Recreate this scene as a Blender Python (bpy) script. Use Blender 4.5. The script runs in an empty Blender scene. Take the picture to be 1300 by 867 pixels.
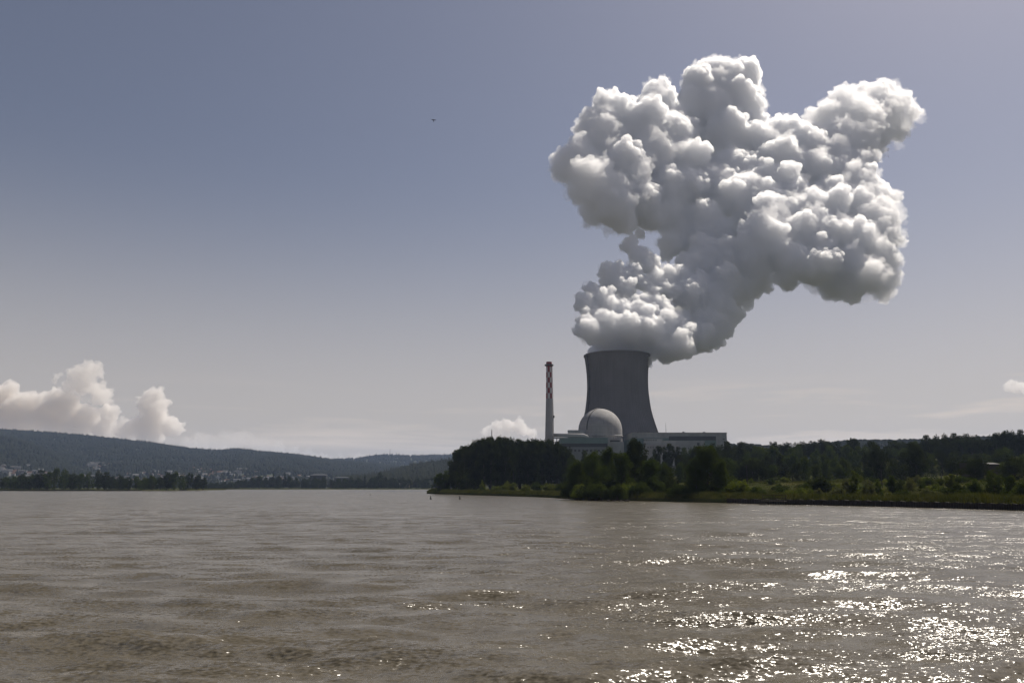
import bpy, math, random
import numpy as np
from mathutils import Vector, noise as mnoise

# ------------------------------------------------------------------ camera, sky, sun, exposure
R = math.radians
S = bpy.context.scene
COL = S.collection
F = 1050.0                       # focal length in photo pixels (photo 1300 x 867)
HY = 618.0                       # horizon row
EYE = 4.0
PITCH = math.atan((HY - 433.5) / F)
cam_d = bpy.data.cameras.new('camera')
cam = bpy.data.objects.new('camera', cam_d); COL.objects.link(cam); S.camera = cam
cam_d.sensor_width = 36; cam_d.lens = F / 1300 * 36
cam_d.clip_start = 0.5; cam_d.clip_end = 60000
cam.location = (0, 0, EYE); cam.rotation_euler = (math.pi / 2 + PITCH, 0, 0)

SUN_AZ, SUN_EL = 47.0, 55.0      # degrees right of the view direction, height
w = bpy.data.worlds.new('World'); S.world = w; w.use_nodes = True
nt = w.node_tree; nt.nodes.clear()
out = nt.nodes.new('ShaderNodeOutputWorld'); bg = nt.nodes.new('ShaderNodeBackground')
sky = nt.nodes.new('ShaderNodeTexSky'); sky.sky_type = 'NISHITA'; sky.sun_disc = False
sky.sun_elevation = R(SUN_EL); sky.sun_rotation = R(SUN_AZ)
sky.altitude = 300; sky.air_density = 1.0; sky.dust_density = 2.5; sky.ozone_density = 1.5
hs = nt.nodes.new('ShaderNodeHueSaturation'); hs.inputs['Saturation'].default_value = 0.78
bg.inputs['Strength'].default_value = 0.056
# thin streaks of high cloud, laid on the sky direction
tc = nt.nodes.new('ShaderNodeTexCoord'); sx = nt.nodes.new('ShaderNodeSeparateXYZ')
nt.links.new(tc.outputs['Generated'], sx.inputs[0])
mp = nt.nodes.new('ShaderNodeMapping'); mp.inputs['Scale'].default_value = (2.2, 2.2, 26)
mp.inputs['Rotation'].default_value = (0, R(3), 0)
nt.links.new(tc.outputs['Generated'], mp.inputs[0])
nz = nt.nodes.new('ShaderNodeTexNoise'); nz.inputs['Scale'].default_value = 1.6; nz.inputs['Detail'].default_value = 7
nz.inputs['Roughness'].default_value = 0.58; nz.inputs['Distortion'].default_value = 0.35
nt.links.new(mp.outputs[0], nz.inputs['Vector'])
cr = nt.nodes.new('ShaderNodeMapRange'); cr.inputs['From Min'].default_value = 0.50; cr.inputs['From Max'].default_value = 0.66
nt.links.new(nz.outputs['Fac'], cr.inputs['Value'])
band = nt.nodes.new('ShaderNodeMapRange'); band.inputs['From Min'].default_value = 0.13; band.inputs['From Max'].default_value = 0.05
nt.links.new(sx.outputs['Z'], band.inputs['Value'])
side = nt.nodes.new('ShaderNodeMapRange'); side.inputs['From Min'].default_value = -0.35; side.inputs['From Max'].default_value = 0.3
side.inputs['To Min'].default_value = 0.25; side.inputs['To Max'].default_value = 0.85
nt.links.new(sx.outputs['X'], side.inputs['Value'])
mu = nt.nodes.new('ShaderNodeMath'); mu.operation = 'MULTIPLY'
nt.links.new(cr.outputs[0], mu.inputs[0]); nt.links.new(band.outputs[0], mu.inputs[1])
mu2 = nt.nodes.new('ShaderNodeMath'); mu2.operation = 'MULTIPLY'
nt.links.new(mu.outputs[0], mu2.inputs[0]); nt.links.new(side.outputs[0], mu2.inputs[1])
veil = nt.nodes.new('ShaderNodeMapRange'); veil.interpolation_type = 'SMOOTHERSTEP'   # thin high haze, thickest towards the horizon
veil.inputs['From Min'].default_value = 0.42; veil.inputs['From Max'].default_value = -0.06; veil.inputs['To Max'].default_value = 0.66
nt.links.new(sx.outputs['Z'], veil.inputs['Value'])
mu3 = nt.nodes.new('ShaderNodeMath'); mu3.operation = 'ADD'; mu3.use_clamp = True
nt.links.new(mu2.outputs[0], mu3.inputs[0]); nt.links.new(veil.outputs[0], mu3.inputs[1]); mu2 = mu3
mx = nt.nodes.new('ShaderNodeMix'); mx.data_type = 'RGBA'
mx.inputs['B'].default_value = (11.8, 10.2, 8.7, 1)
tint = nt.nodes.new('ShaderNodeMix'); tint.data_type = 'RGBA'; tint.blend_type = 'MULTIPLY'; tint.inputs['Factor'].default_value = 1
tint.inputs['B'].default_value = (1.045, .98, 1.01, 1)
nt.links.new(sky.outputs[0], hs.inputs['Color']); nt.links.new(hs.outputs[0], tint.inputs['A']); nt.links.new(tint.outputs['Result'], mx.inputs['A'])
nt.links.new(mu2.outputs[0], mx.inputs['Factor'])
nt.links.new(mx.outputs['Result'], bg.inputs['Color']); nt.links.new(bg.outputs[0], out.inputs['Surface'])

sun_d = bpy.data.lights.new('sun', 'SUN'); sun = bpy.data.objects.new('sun', sun_d); COL.objects.link(sun)
sun_d.energy = 5.0; sun_d.angle = R(0.53); sun_d.color = (1.0, 0.92, 0.81)
sd = Vector((math.sin(R(SUN_AZ)) * math.cos(R(SUN_EL)), math.cos(R(SUN_AZ)) * math.cos(R(SUN_EL)), math.sin(R(SUN_EL))))
sun.rotation_euler = sd.to_track_quat('Z', 'Y').to_euler()
S.view_settings.view_transform = 'Standard'; S.view_settings.look = 'None'
S.view_settings.exposure = 0.05; S.view_settings.gamma = 1.0
S.cycles.max_bounces = 130; S.cycles.volume_bounces = 128
S.cycles.diffuse_bounces = 3; S.cycles.glossy_bounces = 3; S.cycles.transmission_bounces = 4
S.cycles.sample_clamp_indirect = 0; S.cycles.use_denoising = True
S.cycles.use_adaptive_sampling = True; S.cycles.adaptive_threshold = 0.015

rng = np.random.default_rng(7); random.seed(7)

# ------------------------------------------------------------------ helpers
def at(px, py, Y):
    """photo pixel on the plane Y metres ahead -> world point"""
    u = (px - 650) / F; v = -(py - 433.5) / F
    dy = math.cos(PITCH) - v * math.sin(PITCH); dz = math.sin(PITCH) + v * math.cos(PITCH)
    t = Y / dy
    return Vector((u * t, Y, EYE + dz * t))
def ratio(px): p = at(px, HY, 1000.0); return p.x / 1000.0
def px_m(Y): return Y / F / math.cos(PITCH)          # metres per photo pixel near the horizon

def np_mesh(name, V, faces_flat, loops, mats=None, smooth=False):
    """V (n,3); faces_flat: flat vertex indices; loops: vertices per face (int or array)"""
    me = bpy.data.meshes.new(name)
    V = np.asarray(V, np.float32); faces_flat = np.asarray(faces_flat, np.int32).ravel()
    nf = len(faces_flat) // loops if isinstance(loops, int) else len(loops)
    tot = np.full(nf, loops, np.int32) if isinstance(loops, int) else np.asarray(loops, np.int32)
    st = np.concatenate(([0], np.cumsum(tot)[:-1])).astype(np.int32)
    me.vertices.add(len(V)); me.vertices.foreach_set('co', V.ravel())
    me.loops.add(len(faces_flat)); me.loops.foreach_set('vertex_index', faces_flat)
    me.polygons.add(nf); me.polygons.foreach_set('loop_start', st)
    if smooth: me.polygons.foreach_set('use_smooth', np.ones(nf, bool))
    me.update(calc_edges=True); me.validate()
    return me
def grid_mesh(name, P, smooth=True):
    n, m = P.shape[:2]
    i = np.arange(n - 1)[:, None] * m + np.arange(m - 1)[None, :]
    f = np.stack([i, i + 1, i + m + 1, i + m], -1)
    return np_mesh(name, P.reshape(-1, 3), f, 4, smooth=smooth)

class MB:
    def __init__(s): s.v = []; s.f = []
    def box(s, x0, x1, y0, y1, z0, z1, rz=0.0, o=(0, 0)):
        b = len(s.v); c, n = math.cos(rz), math.sin(rz)
        for z in (z0, z1):
            for x, y in ((x0, y0), (x1, y0), (x1, y1), (x0, y1)):
                s.v.append((o[0] + x * c - y * n, o[1] + x * n + y * c, z))
        for q in ((0, 3, 2, 1), (4, 5, 6, 7), (0, 1, 5, 4), (1, 2, 6, 5), (2, 3, 7, 6), (3, 0, 4, 7)):
            s.f.append(tuple(b + k for k in q))
        return s
    def tube(s, pts, rad, n=8, cap=True):
        pts = [Vector(p) for p in pts]
        rad = rad if isinstance(rad, (list, tuple)) else [rad] * len(pts)
        b = len(s.v)
        for i, p in enumerate(pts):
            d = (pts[min(i + 1, len(pts) - 1)] - pts[max(i - 1, 0)]).normalized()
            a = Vector((1, 0, 0)) if abs(d.x) < 0.8 else Vector((0, 1, 0))
            u = d.cross(a).normalized(); v = d.cross(u)
            for k in range(n):
                t = 2 * math.pi * k / n
                s.v.append(tuple(p + (u * math.cos(t) + v * math.sin(t)) * rad[i]))
        for i in range(len(pts) - 1):
            for k in range(n):
                k2 = (k + 1) % n
                s.f.append((b + i * n + k, b + i * n + k2, b + (i + 1) * n + k2, b + (i + 1) * n + k))
        if cap:
            s.f.append(tuple(b + k for k in range(n))[::-1]); e = b + (len(pts) - 1) * n
            s.f.append(tuple(e + k for k in range(n)))
        return s
    def lathe(s, prof, n=32, o=(0, 0), a0=0.0, a1=2 * math.pi):
        full = abs(a1 - a0 - 2 * math.pi) < 1e-6; b = len(s.v); m = n if full else n + 1
        for r, z in prof:
            for k in range(m):
                t = a0 + (a1 - a0) * k / n
                s.v.append((o[0] + r * math.cos(t), o[1] + r * math.sin(t), z))
        for i in range(len(prof) - 1):
            for k in range(n):
                k2 = (k + 1) % m if full else k + 1
                s.f.append((b + i * m + k, b + i * m + k2, b + (i + 1) * m + k2, b + (i + 1) * m + k))
        return s
    def mesh(s, name, mat, smooth=False):
        me = bpy.data.meshes.new(name); me.from_pydata(s.v, [], s.f); me.update()
        if mat: me.materials.append(mat)
        if smooth: me.polygons.foreach_set('use_smooth', [True] * len(me.polygons))
        return me
    def build(s, name, mat, parent=None, smooth=False):
        return link(name, s.mesh(name, mat, smooth), parent)
def link(name, me, parent=None):
    o = bpy.data.objects.new(name, me); COL.objects.link(o)
    if parent: o.parent = parent
    return o
def tag(o, label=None, cat=None, group=None, kind=None):
    if label: o['label'] = label
    if cat: o['category'] = cat
    if group: o['group'] = group
    if kind: o['kind'] = kind
    return o
def thing(name, label, cat, loc, rz=0.0, group=None):
    o = bpy.data.objects.new(name, None); COL.objects.link(o); o.location = loc; o.rotation_euler = (0, 0, rz)
    o.empty_display_size = 0.5
    return tag(o, label, cat, group)

# ------------------------------------------------------------------ materials
def mat(name, color, rough=0.85, noise=None, metal=0.0, spec=0.3, bump=None):
    """noise = (scale, second colour, lo, hi); bump = (scale, strength, distance)"""
    m = bpy.data.materials.new(name); m.use_nodes = True; t = m.node_tree
    b = t.nodes['Principled BSDF']; b.inputs['Roughness'].default_value = rough
    b.inputs['Metallic'].default_value = metal; b.inputs['Specular IOR Level'].default_value = spec
    b.inputs['Base Color'].default_value = (*color, 1)
    geo = t.nodes.new('ShaderNodeNewGeometry')
    if noise:
        n = t.nodes.new('ShaderNodeTexNoise'); n.inputs['Scale'].default_value = noise[0]; n.inputs['Detail'].default_value = 6
        t.links.new(geo.outputs['Position'], n.inputs['Vector'])
        r = t.nodes.new('ShaderNodeMapRange'); r.inputs['From Min'].default_value = noise[2]; r.inputs['From Max'].default_value = noise[3]
        t.links.new(n.outputs['Fac'], r.inputs['Value'])
        x = t.nodes.new('ShaderNodeMix'); x.data_type = 'RGBA'
        x.inputs['A'].default_value = (*color, 1); x.inputs['B'].default_value = (*noise[1], 1)
        t.links.new(r.outputs[0], x.inputs['Factor']); t.links.new(x.outputs['Result'], b.inputs['Base Color'])
    if bump:
        n = t.nodes.new('ShaderNodeTexNoise'); n.inputs['Scale'].default_value = bump[0]; n.inputs['Detail'].default_value = 5
        t.links.new(geo.outputs['Position'], n.inputs['Vector'])
        u = t.nodes.new('ShaderNodeBump'); u.inputs['Strength'].default_value = bump[1]; u.inputs['Distance'].default_value = bump[2]
        t.links.new(n.outputs['Fac'], u.inputs['Height']); t.links.new(u.outputs[0], b.inputs['Normal'])
    return m

def leaf_mat(name, c1, c2, c3, transl=0.35, nscale=0.25):
    """leaves: colour varies by tree and by clump; light passes through"""
    m = bpy.data.materials.new(name); m.use_nodes = True; t = m.node_tree; t.nodes.clear()
    o = t.nodes.new('ShaderNodeOutputMaterial'); oi = t.nodes.new('ShaderNodeObjectInfo'); geo = t.nodes.new('ShaderNodeNewGeometry')
    n = t.nodes.new('ShaderNodeTexNoise'); n.inputs['Scale'].default_value = nscale; n.inputs['Detail'].default_value = 4
    t.links.new(geo.outputs['Position'], n.inputs['Vector'])
    r = t.nodes.new('ShaderNodeMapRange'); r.inputs['From Min'].default_value = 0.35; r.inputs['From Max'].default_value = 0.68
    t.links.new(n.outputs['Fac'], r.inputs['Value'])
    a = t.nodes.new('ShaderNodeMix'); a.data_type = 'RGBA'; a.inputs['A'].default_value = (*c1, 1); a.inputs['B'].default_value = (*c2, 1)
    t.links.new(r.outputs[0], a.inputs['Factor'])
    b = t.nodes.new('ShaderNodeMix'); b.data_type = 'RGBA'; b.inputs['B'].default_value = (*c3, 1)
    rr = t.nodes.new('ShaderNodeMath'); rr.operation = 'MULTIPLY'; rr.inputs[1].default_value = 0.7
    t.links.new(oi.outputs['Random'], rr.inputs[0]); t.links.new(rr.outputs[0], b.inputs['Factor'])
    t.links.new(a.outputs['Result'], b.inputs['A'])
    d = t.nodes.new('ShaderNodeBsdfDiffuse'); tr = t.nodes.new('ShaderNodeBsdfTranslucent')
    g = t.nodes.new('ShaderNodeMix'); g.data_type = 'RGBA'; g.blend_type = 'MULTIPLY'; g.inputs['Factor'].default_value = 1
    g.inputs['B'].default_value = (1.25, 1.2, 0.45, 1)
    t.links.new(b.outputs['Result'], g.inputs['A'])
    t.links.new(b.outputs['Result'], d.inputs['Color']); t.links.new(g.outputs['Result'], tr.inputs['Color'])
    s = t.nodes.new('ShaderNodeMixShader'); s.inputs[0].default_value = transl
    t.links.new(d.outputs[0], s.inputs[1]); t.links.new(tr.outputs[0], s.inputs[2]); t.links.new(s.outputs[0], o.inputs['Surface'])
    return m
def vol_mat(name, density, aniso=0.3, color=(.982, .984, .987)):
    if name.startswith('cumulus'): color = (.950, .936, .915); density *= 1.0
    m = bpy.data.materials.new(name); m.use_nodes = True; t = m.node_tree; t.nodes.clear()
    o = t.nodes.new('ShaderNodeOutputMaterial'); v = t.nodes.new('ShaderNodeVolumePrincipled'); v.inputs['Absorption Color'].default_value = (0, 0, 0, 1)
    v.inputs['Color'].default_value = (*color, 1); v.inputs['Density'].default_value = density; v.inputs['Anisotropy'].default_value = aniso
    t.links.new(v.outputs[0], o.inputs['Volume'])
    return m

M = dict(
    concrete=mat('tower_concrete', (0.195, 0.19, 0.187), 0.9, (0.05, (0.16, 0.156, 0.153), 0.3, 0.7)),
    pale=mat('pale_concrete', (0.36, 0.35, 0.35), 0.85, (0.12, (0.30, 0.29, 0.285), 0.3, 0.7)),
    dome=mat('dome_concrete', (0.33, 0.325, 0.32), 0.8, (0.15, (0.27, 0.265, 0.26), 0.3, 0.7)),
    clad=mat('pale_cladding', (0.31, 0.325, 0.325), 0.7, (0.2, (0.25, 0.265, 0.265), 0.3, 0.7)),
    teal=mat('teal_cladding', (0.16, 0.23, 0.22), 0.6, (0.2, (0.13, 0.19, 0.18), 0.3, 0.7)),
    dark=mat('dark_band', (0.05, 0.055, 0.06), 0.5),
    greyclad=mat('grey_cladding', (0.20, 0.215, 0.215), 0.7, (0.2, (0.16, 0.175, 0.175), 0.3, 0.7)),
    red=mat('red_paint', (0.22, 0.035, 0.035), 0.6), white=mat('white_paint', (0.5, 0.49, 0.48), 0.6),
    steel=mat('weathered_steel', (0.10, 0.10, 0.10), 0.6, metal=0.3),
    wood=mat('wet_timber', (0.045, 0.035, 0.027), 0.8, (2.0, (0.03, 0.024, 0.02), 0.3, 0.7)),
    pile=mat('sheet_piling', (0.035, 0.03, 0.027), 0.85, (0.8, (0.06, 0.05, 0.04), 0.45, 0.75)),
    bark=mat('bark', (0.06, 0.048, 0.036), 0.95, (3.0, (0.035, 0.028, 0.022), 0.3, 0.7)),
    earth=mat('grassy_ground', (0.030, 0.036, 0.012), 0.95, (0.08, (0.05, 0.048, 0.02), 0.4, 0.65), bump=(1.5, 0.6, 0.4), spec=0.0),
    mud=mat('river_bed_mud', (0.07, 0.055, 0.04), 0.95),
    hill=mat('wooded_slope', (0.02, 0.028, 0.013), 0.95, (0.01, (0.04, 0.045, 0.02), 0.4, 0.7)),
    wall1=mat('white_render', (0.28, 0.27, 0.255), 0.8), wall2=mat('cream_render', (0.22, 0.195, 0.16), 0.8),
    tile=mat('roof_tile', (0.10, 0.062, 0.048), 0.9, spec=0.1), slate=mat('grey_roof', (0.13, 0.13, 0.135), 0.8, spec=0.1),
    palroof=mat('bright_sheet_roof', (0.16, 0.155, 0.15), 0.9, spec=0.1),
    feather=mat('dark_feathers', (0.02, 0.018, 0.016), 0.8, (40, (0.04, 0.035, 0.03), 0.4, 0.6)),
    buoy=mat('dark_buoy_paint', (0.03, 0.035, 0.03), 0.5, (2, (0.05, 0.045, 0.04), 0.4, 0.6)),
    rock=mat('bank_rocks', (0.05, 0.045, 0.04), 0.9, (1.0, (0.03, 0.027, 0.025), 0.4, 0.6), spec=0.1),
)
def streaks(m, lift, amount):
    """cast rings and vertical weather streaks in the concrete itself"""
    t = m.node_tree; b = t.nodes['Principled BSDF']; src = b.inputs['Base Color'].links[0].from_socket
    tcn = t.nodes.new('ShaderNodeTexCoord'); mp_ = t.nodes.new('ShaderNodeMapping'); mp_.inputs['Scale'].default_value = (.35, .35, .012)
    n_ = t.nodes.new('ShaderNodeTexNoise'); n_.inputs['Scale'].default_value = 1.0; n_.inputs['Detail'].default_value = 5
    t.links.new(tcn.outputs['Object'], mp_.inputs[0]); t.links.new(mp_.outputs[0], n_.inputs['Vector'])
    wv = t.nodes.new('ShaderNodeTexWave'); wv.wave_type = 'BANDS'; wv.bands_direction = 'Z'; wv.inputs['Scale'].default_value = lift; wv.inputs['Distortion'].default_value = .4
    t.links.new(tcn.outputs['Object'], wv.inputs['Vector'])
    a_ = t.nodes.new('ShaderNodeMapRange'); a_.inputs['From Min'].default_value = .3; a_.inputs['From Max'].default_value = .7
    a_.inputs['To Min'].default_value = 1 - amount; a_.inputs['To Max'].default_value = 1 + amount * .6; t.links.new(n_.outputs['Fac'], a_.inputs['Value'])
    c_ = t.nodes.new('ShaderNodeMapRange'); c_.inputs['From Min'].default_value = 0; c_.inputs['From Max'].default_value = .12
    c_.inputs['To Min'].default_value = 1 - amount * .7; c_.inputs['To Max'].default_value = 1; t.links.new(wv.outputs['Fac'], c_.inputs['Value'])
    m_ = t.nodes.new('ShaderNodeMath'); m_.operation = 'MULTIPLY'; t.links.new(a_.outputs[0], m_.inputs[0]); t.links.new(c_.outputs[0], m_.inputs[1])
    v_ = t.nodes.new('ShaderNodeVectorMath'); v_.operation = 'SCALE'; t.links.new(src, v_.inputs[0]); t.links.new(m_.outputs[0], v_.inputs['Scale'])
    t.links.new(v_.outputs[0], b.inputs['Base Color'])
streaks(M['concrete'], .12, .09); streaks(M['pale'], .2, .14); streaks(M['dome'], .11, .14); streaks(M['clad'], .25, .12)
L = dict(
    mid=leaf_mat('leaves_green', (0.026, 0.042, 0.012), (0.06, 0.08, 0.02), (0.035, 0.045, 0.014)),
    dark=leaf_mat('leaves_dark', (0.015, 0.022, 0.009), (0.042, 0.054, 0.017), (0.020, 0.025, 0.010), 0.26),
    light=leaf_mat('leaves_light', (0.055, 0.08, 0.018), (0.11, 0.13, 0.03), (0.08, 0.09, 0.03), 0.42),
    grey=leaf_mat('leaves_grey_green', (0.07, 0.08, 0.045), (0.12, 0.125, 0.07), (0.08, 0.085, 0.045), 0.35),
    reed=leaf_mat('reed_blades', (0.042, 0.052, 0.018), (0.085, 0.085, 0.032), (0.055, 0.06, 0.022), 0.3, 0.35),
    far=leaf_mat('far_leaves', (0.015, 0.018, 0.012), (0.03, 0.032, 0.019), (0.024, 0.026, 0.016), 0.15, 0.012),
)

# ------------------------------------------------------------------ the land
bank = [Vector((1600, -60)), Vector((900, 20)), Vector((400, 62)), (Vector((210, 92))), Vector((130, 118))]
for px, py in ((1300, 648), (1250, 646.5), (1200, 645), (1150, 643.7), (1100, 642.4), (1050, 641.4), (1000, 640.4), (960, 639.4), (930, 638.6),
               (895, 637.8), (860, 637), (825, 636.2), (790, 635.6), (755, 634.8), (735, 634.2), (718, 633.0), (700, 631.6), (675, 630.6),
               (650, 629.9), (625, 629.1), (600, 628.4), (580, 627.8), (560, 627.3), (545, 626.6)):
    d = EYE / (math.tan(math.atan((py - 433.5) / F) - PITCH)); p = at(px, py, d); bank.append(Vector((p.x, p.y)))
tip = bank[-1].copy()
bank += [Vector((tip.x - 3, tip.y + 14)), Vector((tip.x + 2, tip.y + 60)), Vector((-62, 800)), Vector((-60, 1150)), Vector((-60, 1520))]
NB = Vector((0.8, 0.6))
HT = [(0, 1.0), (2, 1.5), (12, 1.8), (40, 2.3), (75, 3.2), (92, 5.6), (106, 5.8), (125, 4.4), (200, 5.5), (300, 7.5), (450, 10), (900, 12), (3500, 12)]
def prof_t(t):
    for (a, ha), (b, hb) in zip(HT, HT[1:]):
        if t <= b: return ha + (hb - ha) * max(0, (t - a)) / (b - a)
    return HT[-1][1]
def hill_add(x, y):
    return 24 * math.exp(-(((x - 520) / 330) ** 2 + ((y - 760) / 260) ** 2)) * (1 if y > 0 else 0)
def bank_t(x, y):
    """distance inland along NB (negative in the river)"""
    q = x * NB.y - y * NB.x
    for a, b in zip(bank, bank[1:]):
        qa = a.x * NB.y - a.y * NB.x; qb = b.x * NB.y - b.y * NB.x
        if (qa - q) * (qb - q) <= 0 and abs(qa - qb) > 1e-6:
            s = (q - qa) / (qb - qa); p = a.lerp(b, s)
            return (Vector((x, y)) - p).dot(NB)
    return 500.0
def ground_z(x, y):
    t = bank_t(x, y)
    return prof_t(max(0, t)) + hill_add(x, y) * min(1, max(0, t - 60) / 150)
ts = [-2.5, -0.4, 0, 1, 2, 5, 9, 14, 22, 32, 45, 60, 75, 84, 92, 99, 106, 115, 125, 150, 180, 220, 270, 330, 400, 480, 570, 680, 800, 950, 1150, 1400, 1700, 2200, 3000]
bs = []
for a, b in zip(bank, bank[1:]):
    n = max(1, min(30, int((b - a).length / 12)))
    bs += [a.lerp(b, k / n) for k in range(n)]
bs.append(bank[-1])
P = np.zeros((len(bs), len(ts), 3))
for i, b in enumerate(bs):
    wob = 0.6 * mnoise.noise(Vector((b.x * 0.08, b.y * 0.08, 0)))
    for j, t in enumerate(ts):
        q = b + NB * (t + (wob if t < 6 else 0))
        z = -2.2 if t == -2.5 else (0.0 - 0.35 if t == -0.4 else ground_z(q.x, q.y) if t > 0 else 0.75)
        if t > 3: z += 0.35 * mnoise.noise(Vector((q.x * 0.03, q.y * 0.03, 3)))
        P[i, j] = (q.x, q.y, z)
me = grid_mesh('ground', P); me.materials.append(M['earth'])
tag(link('ground', me), kind='structure')

# far shore, left spit, river bed and the plain behind
def slab(name, poly, z, m, skirt=3.0):
    v = [(x, y, z) for x, y in poly]; n = len(v)
    c = Vector((sum(p[0] for p in poly) / n, sum(p[1] for p in poly) / n))
    v += [(x + (x - c.x) * 0.004, y + (y - c.y) * 0.004, z - skirt) for x, y in poly]
    f = [tuple(range(n))] + [(i, i + n, (i + 1) % n + n, (i + 1) % n) for i in range(n)]
    me = bpy.data.meshes.new(name); me.from_pydata(v, [], f); me.update(); me.materials.append(m)
    return tag(link(name, me), kind='structure')
slab('far_bank', [(-2600, 1500), (-900, 1450), (-500, 1440), (-300, 1430), (-160, 1450), (60, 1500), (60, 1500), (3000, 3600), (12000, 8000), (12000, 11500), (-12000, 11500), (-12000, 2000)], 1.4, M['earth'])
def waterpt(px, py): d = EYE / (math.tan(math.atan((py - 433.5) / F) - PITCH)); p = at(px, py, d); return (p.x, p.y)
spit = [(-3500, 700), (-900, 800), waterpt(0, 622.9), waterpt(60, 622.9), waterpt(120, 622.9), waterpt(180, 622.8), waterpt(235, 622.5), waterpt(262, 622.1), waterpt(284, 621.9),
        (ratio(286) * 1130, 1130), (ratio(260) * 1250, 1250), (-600, 1330), (-2600, 1460), (-3500, 1400)]
slab('left_spit', spit, 1.3, M['earth'])
gx = 20000
me = bpy.data.meshes.new('river_bed'); me.from_pydata([(-12800, -690, -2.6), (12800, -690, -2.6), (12800, 12300, -2.6), (-12800, 12300, -2.6)], [], [(0, 1, 2, 3)]); me.materials.append(M['mud'])
tag(link('river_bed', me), kind='structure')

# ------------------------------------------------------------------ hills with canopy
def interp(pts, x):
    return float(np.interp(x, [p[0] for p in pts], [p[1] for p in pts]))
def blob_template(kind, seed):
    r = np.random.default_rng(seed)
    if kind == 'spruce':
        a = np.arange(5) * 2 * math.pi / 5
        v = [(math.cos(t) * .42, math.sin(t) * .42, .12) for t in a] + [(math.cos(t + .6) * .27, math.sin(t + .6) * .27, .62) for t in a] + [(0, 0, 1.5)]
        f = []
        for k in range(5):
            k2 = (k + 1) % 5
            f += [(k, k2, 5 + k), (k2, 5 + k2, 5 + k), (5 + k, 5 + k2, 10)]
        return np.array(v), np.array(f)
    a = np.arange(6) * math.pi / 3
    v = [(math.cos(t) * .45 * r.uniform(.8, 1.2), math.sin(t) * .45 * r.uniform(.8, 1.2), .1) for t in a]
    v += [(math.cos(t + .5) * .5 * r.uniform(.75, 1.2), math.sin(t + .5) * .5 * r.uniform(.75, 1.2), r.uniform(.45, .62)) for t in a]
    v += [(math.cos(t) * .26 * r.uniform(.7, 1.2), math.sin(t) * .26 * r.uniform(.7, 1.2), r.uniform(.82, .98)) for t in a] + [(0, 0, 1.02)]
    f = []
    for q in (0, 6):
        for k in range(6):
            k2 = (k + 1) % 6; f += [(q + k, q + k2, q + 6 + k), (q + k2, q + 6 + k2, q + 6 + k)]
    for k in range(6): f.append((12 + k, 12 + (k + 1) % 6, 18))
    return np.array(v), np.array(f)
TPL = [blob_template('round', s) for s in range(4)] + [blob_template('spruce', 9)]
def canopy(name, pts, sizes, kinds, m):
    Vs = []; Fs = []; off = 0
    for ti, (tv, tf) in enumerate(TPL):
        k = np.where(kinds == ti)[0]
        if not len(k): continue
        a = rng.uniform(0, 6.28, len(k)); c, s = np.cos(a), np.sin(a); z = sizes[k]
        wv = z * rng.uniform(.8, 1.15, len(k))
        X = (tv[None, :, 0] * c[:, None] - tv[None, :, 1] * s[:, None]) * wv[:, None] + pts[k, 0][:, None]
        Y = (tv[None, :, 0] * s[:, None] + tv[None, :, 1] * c[:, None]) * wv[:, None] + pts[k, 1][:, None]
        Z = tv[None, :, 2] * z[:, None] + pts[k, 2][:, None] - 1.0
        Vs.append(np.stack([X, Y, Z], -1).reshape(-1, 3))
        Fs.append((tf[None] + (np.arange(len(k)) * len(tv))[:, None, None] + off).reshape(-1, 3)); off += len(k) * len(tv)
    me = np_mesh(name, np.concatenate(Vs), np.concatenate(Fs), 3); me.materials.append(m)
    return tag(link(name, me), kind='stuff')
HILLS = {}
def hill(name, ridge, Y0, Y1, z0=1.5, power=1.25, back=900, ntree=0, size=(11, 17), clear=None, label='woodland', spruce=.25, canopy_name='hill_forest'):
    pxs = np.arange(ridge[0][0], ridge[-1][0] + 1, 12.0)
    ss = np.linspace(0, 1, 26)
    def surf(px, s):
        top = at(px, interp(ridge, px), Y1).z - 9
        Y = Y0 + (Y1 - Y0) * s
        x = ratio(px) * Y
        z = z0 + (top - z0) * (s ** power)
        z += (top - z0) * 0.10 * mnoise.fractal(Vector((x * .0016, Y * .0016, Y1 * .01)), 1, 2, 4) * math.sin(math.pi * min(1, s)) * 1.2
        return (x, Y, z)
    P = np.array([[surf(px, s) for s in ss] + [(ratio(px) * (Y1 + back), Y1 + back, 2.0)] for px in pxs])
    me = grid_mesh(name, P[:, :, :]); me.materials.append(M['hill']); tag(link(name, me), kind='structure')
    HILLS[name] = surf
    if ntree:
        pts = []; sz = []; kd = []
        while len(pts) < ntree:
            px = random.uniform(max(ridge[0][0], -250), min(ridge[-1][0], 1550)); s = random.random() ** 0.85
            if random.random() < .16: s = random.uniform(.97, 1.0)
            if clear and clear(px, s): continue
            x, y, z = surf(px, s); pts.append((x, y, z)); sz.append(random.uniform(*size))
            kd.append(4 if random.random() < spruce else random.randrange(4))
        canopy(canopy_name, np.array(pts), np.array(sz), np.array(kd), L['far'])
def town_clear(px, s):
    d = mnoise.noise(Vector((px * .02, s * 9, 0)))
    return s < .34 and px > -50 and random.random() < .75 - .6 * (d > .15)
hill('distant_hills', [(300, 600), (380, 590), (410, 583.5), (430, 583), (455, 582), (470, 579), (490, 577.5), (520, 578.5), (560, 578), (600, 577), (680, 578), (900, 580), (1100, 590)], 3300, 5600, ntree=9000, size=(14, 20), label='', power=1.3)
hill('ridge', [(-700, 537), (-200, 541), (0, 546), (60, 549.5), (100, 553), (150, 558), (200, 564), (240, 570), (275, 572), (300, 570), (322, 573), (360, 576), (400, 581), (425, 585), (450, 587), (500, 592), (560, 600), (640, 610)], 2300, 4300, ntree=26000, clear=town_clear)
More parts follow.
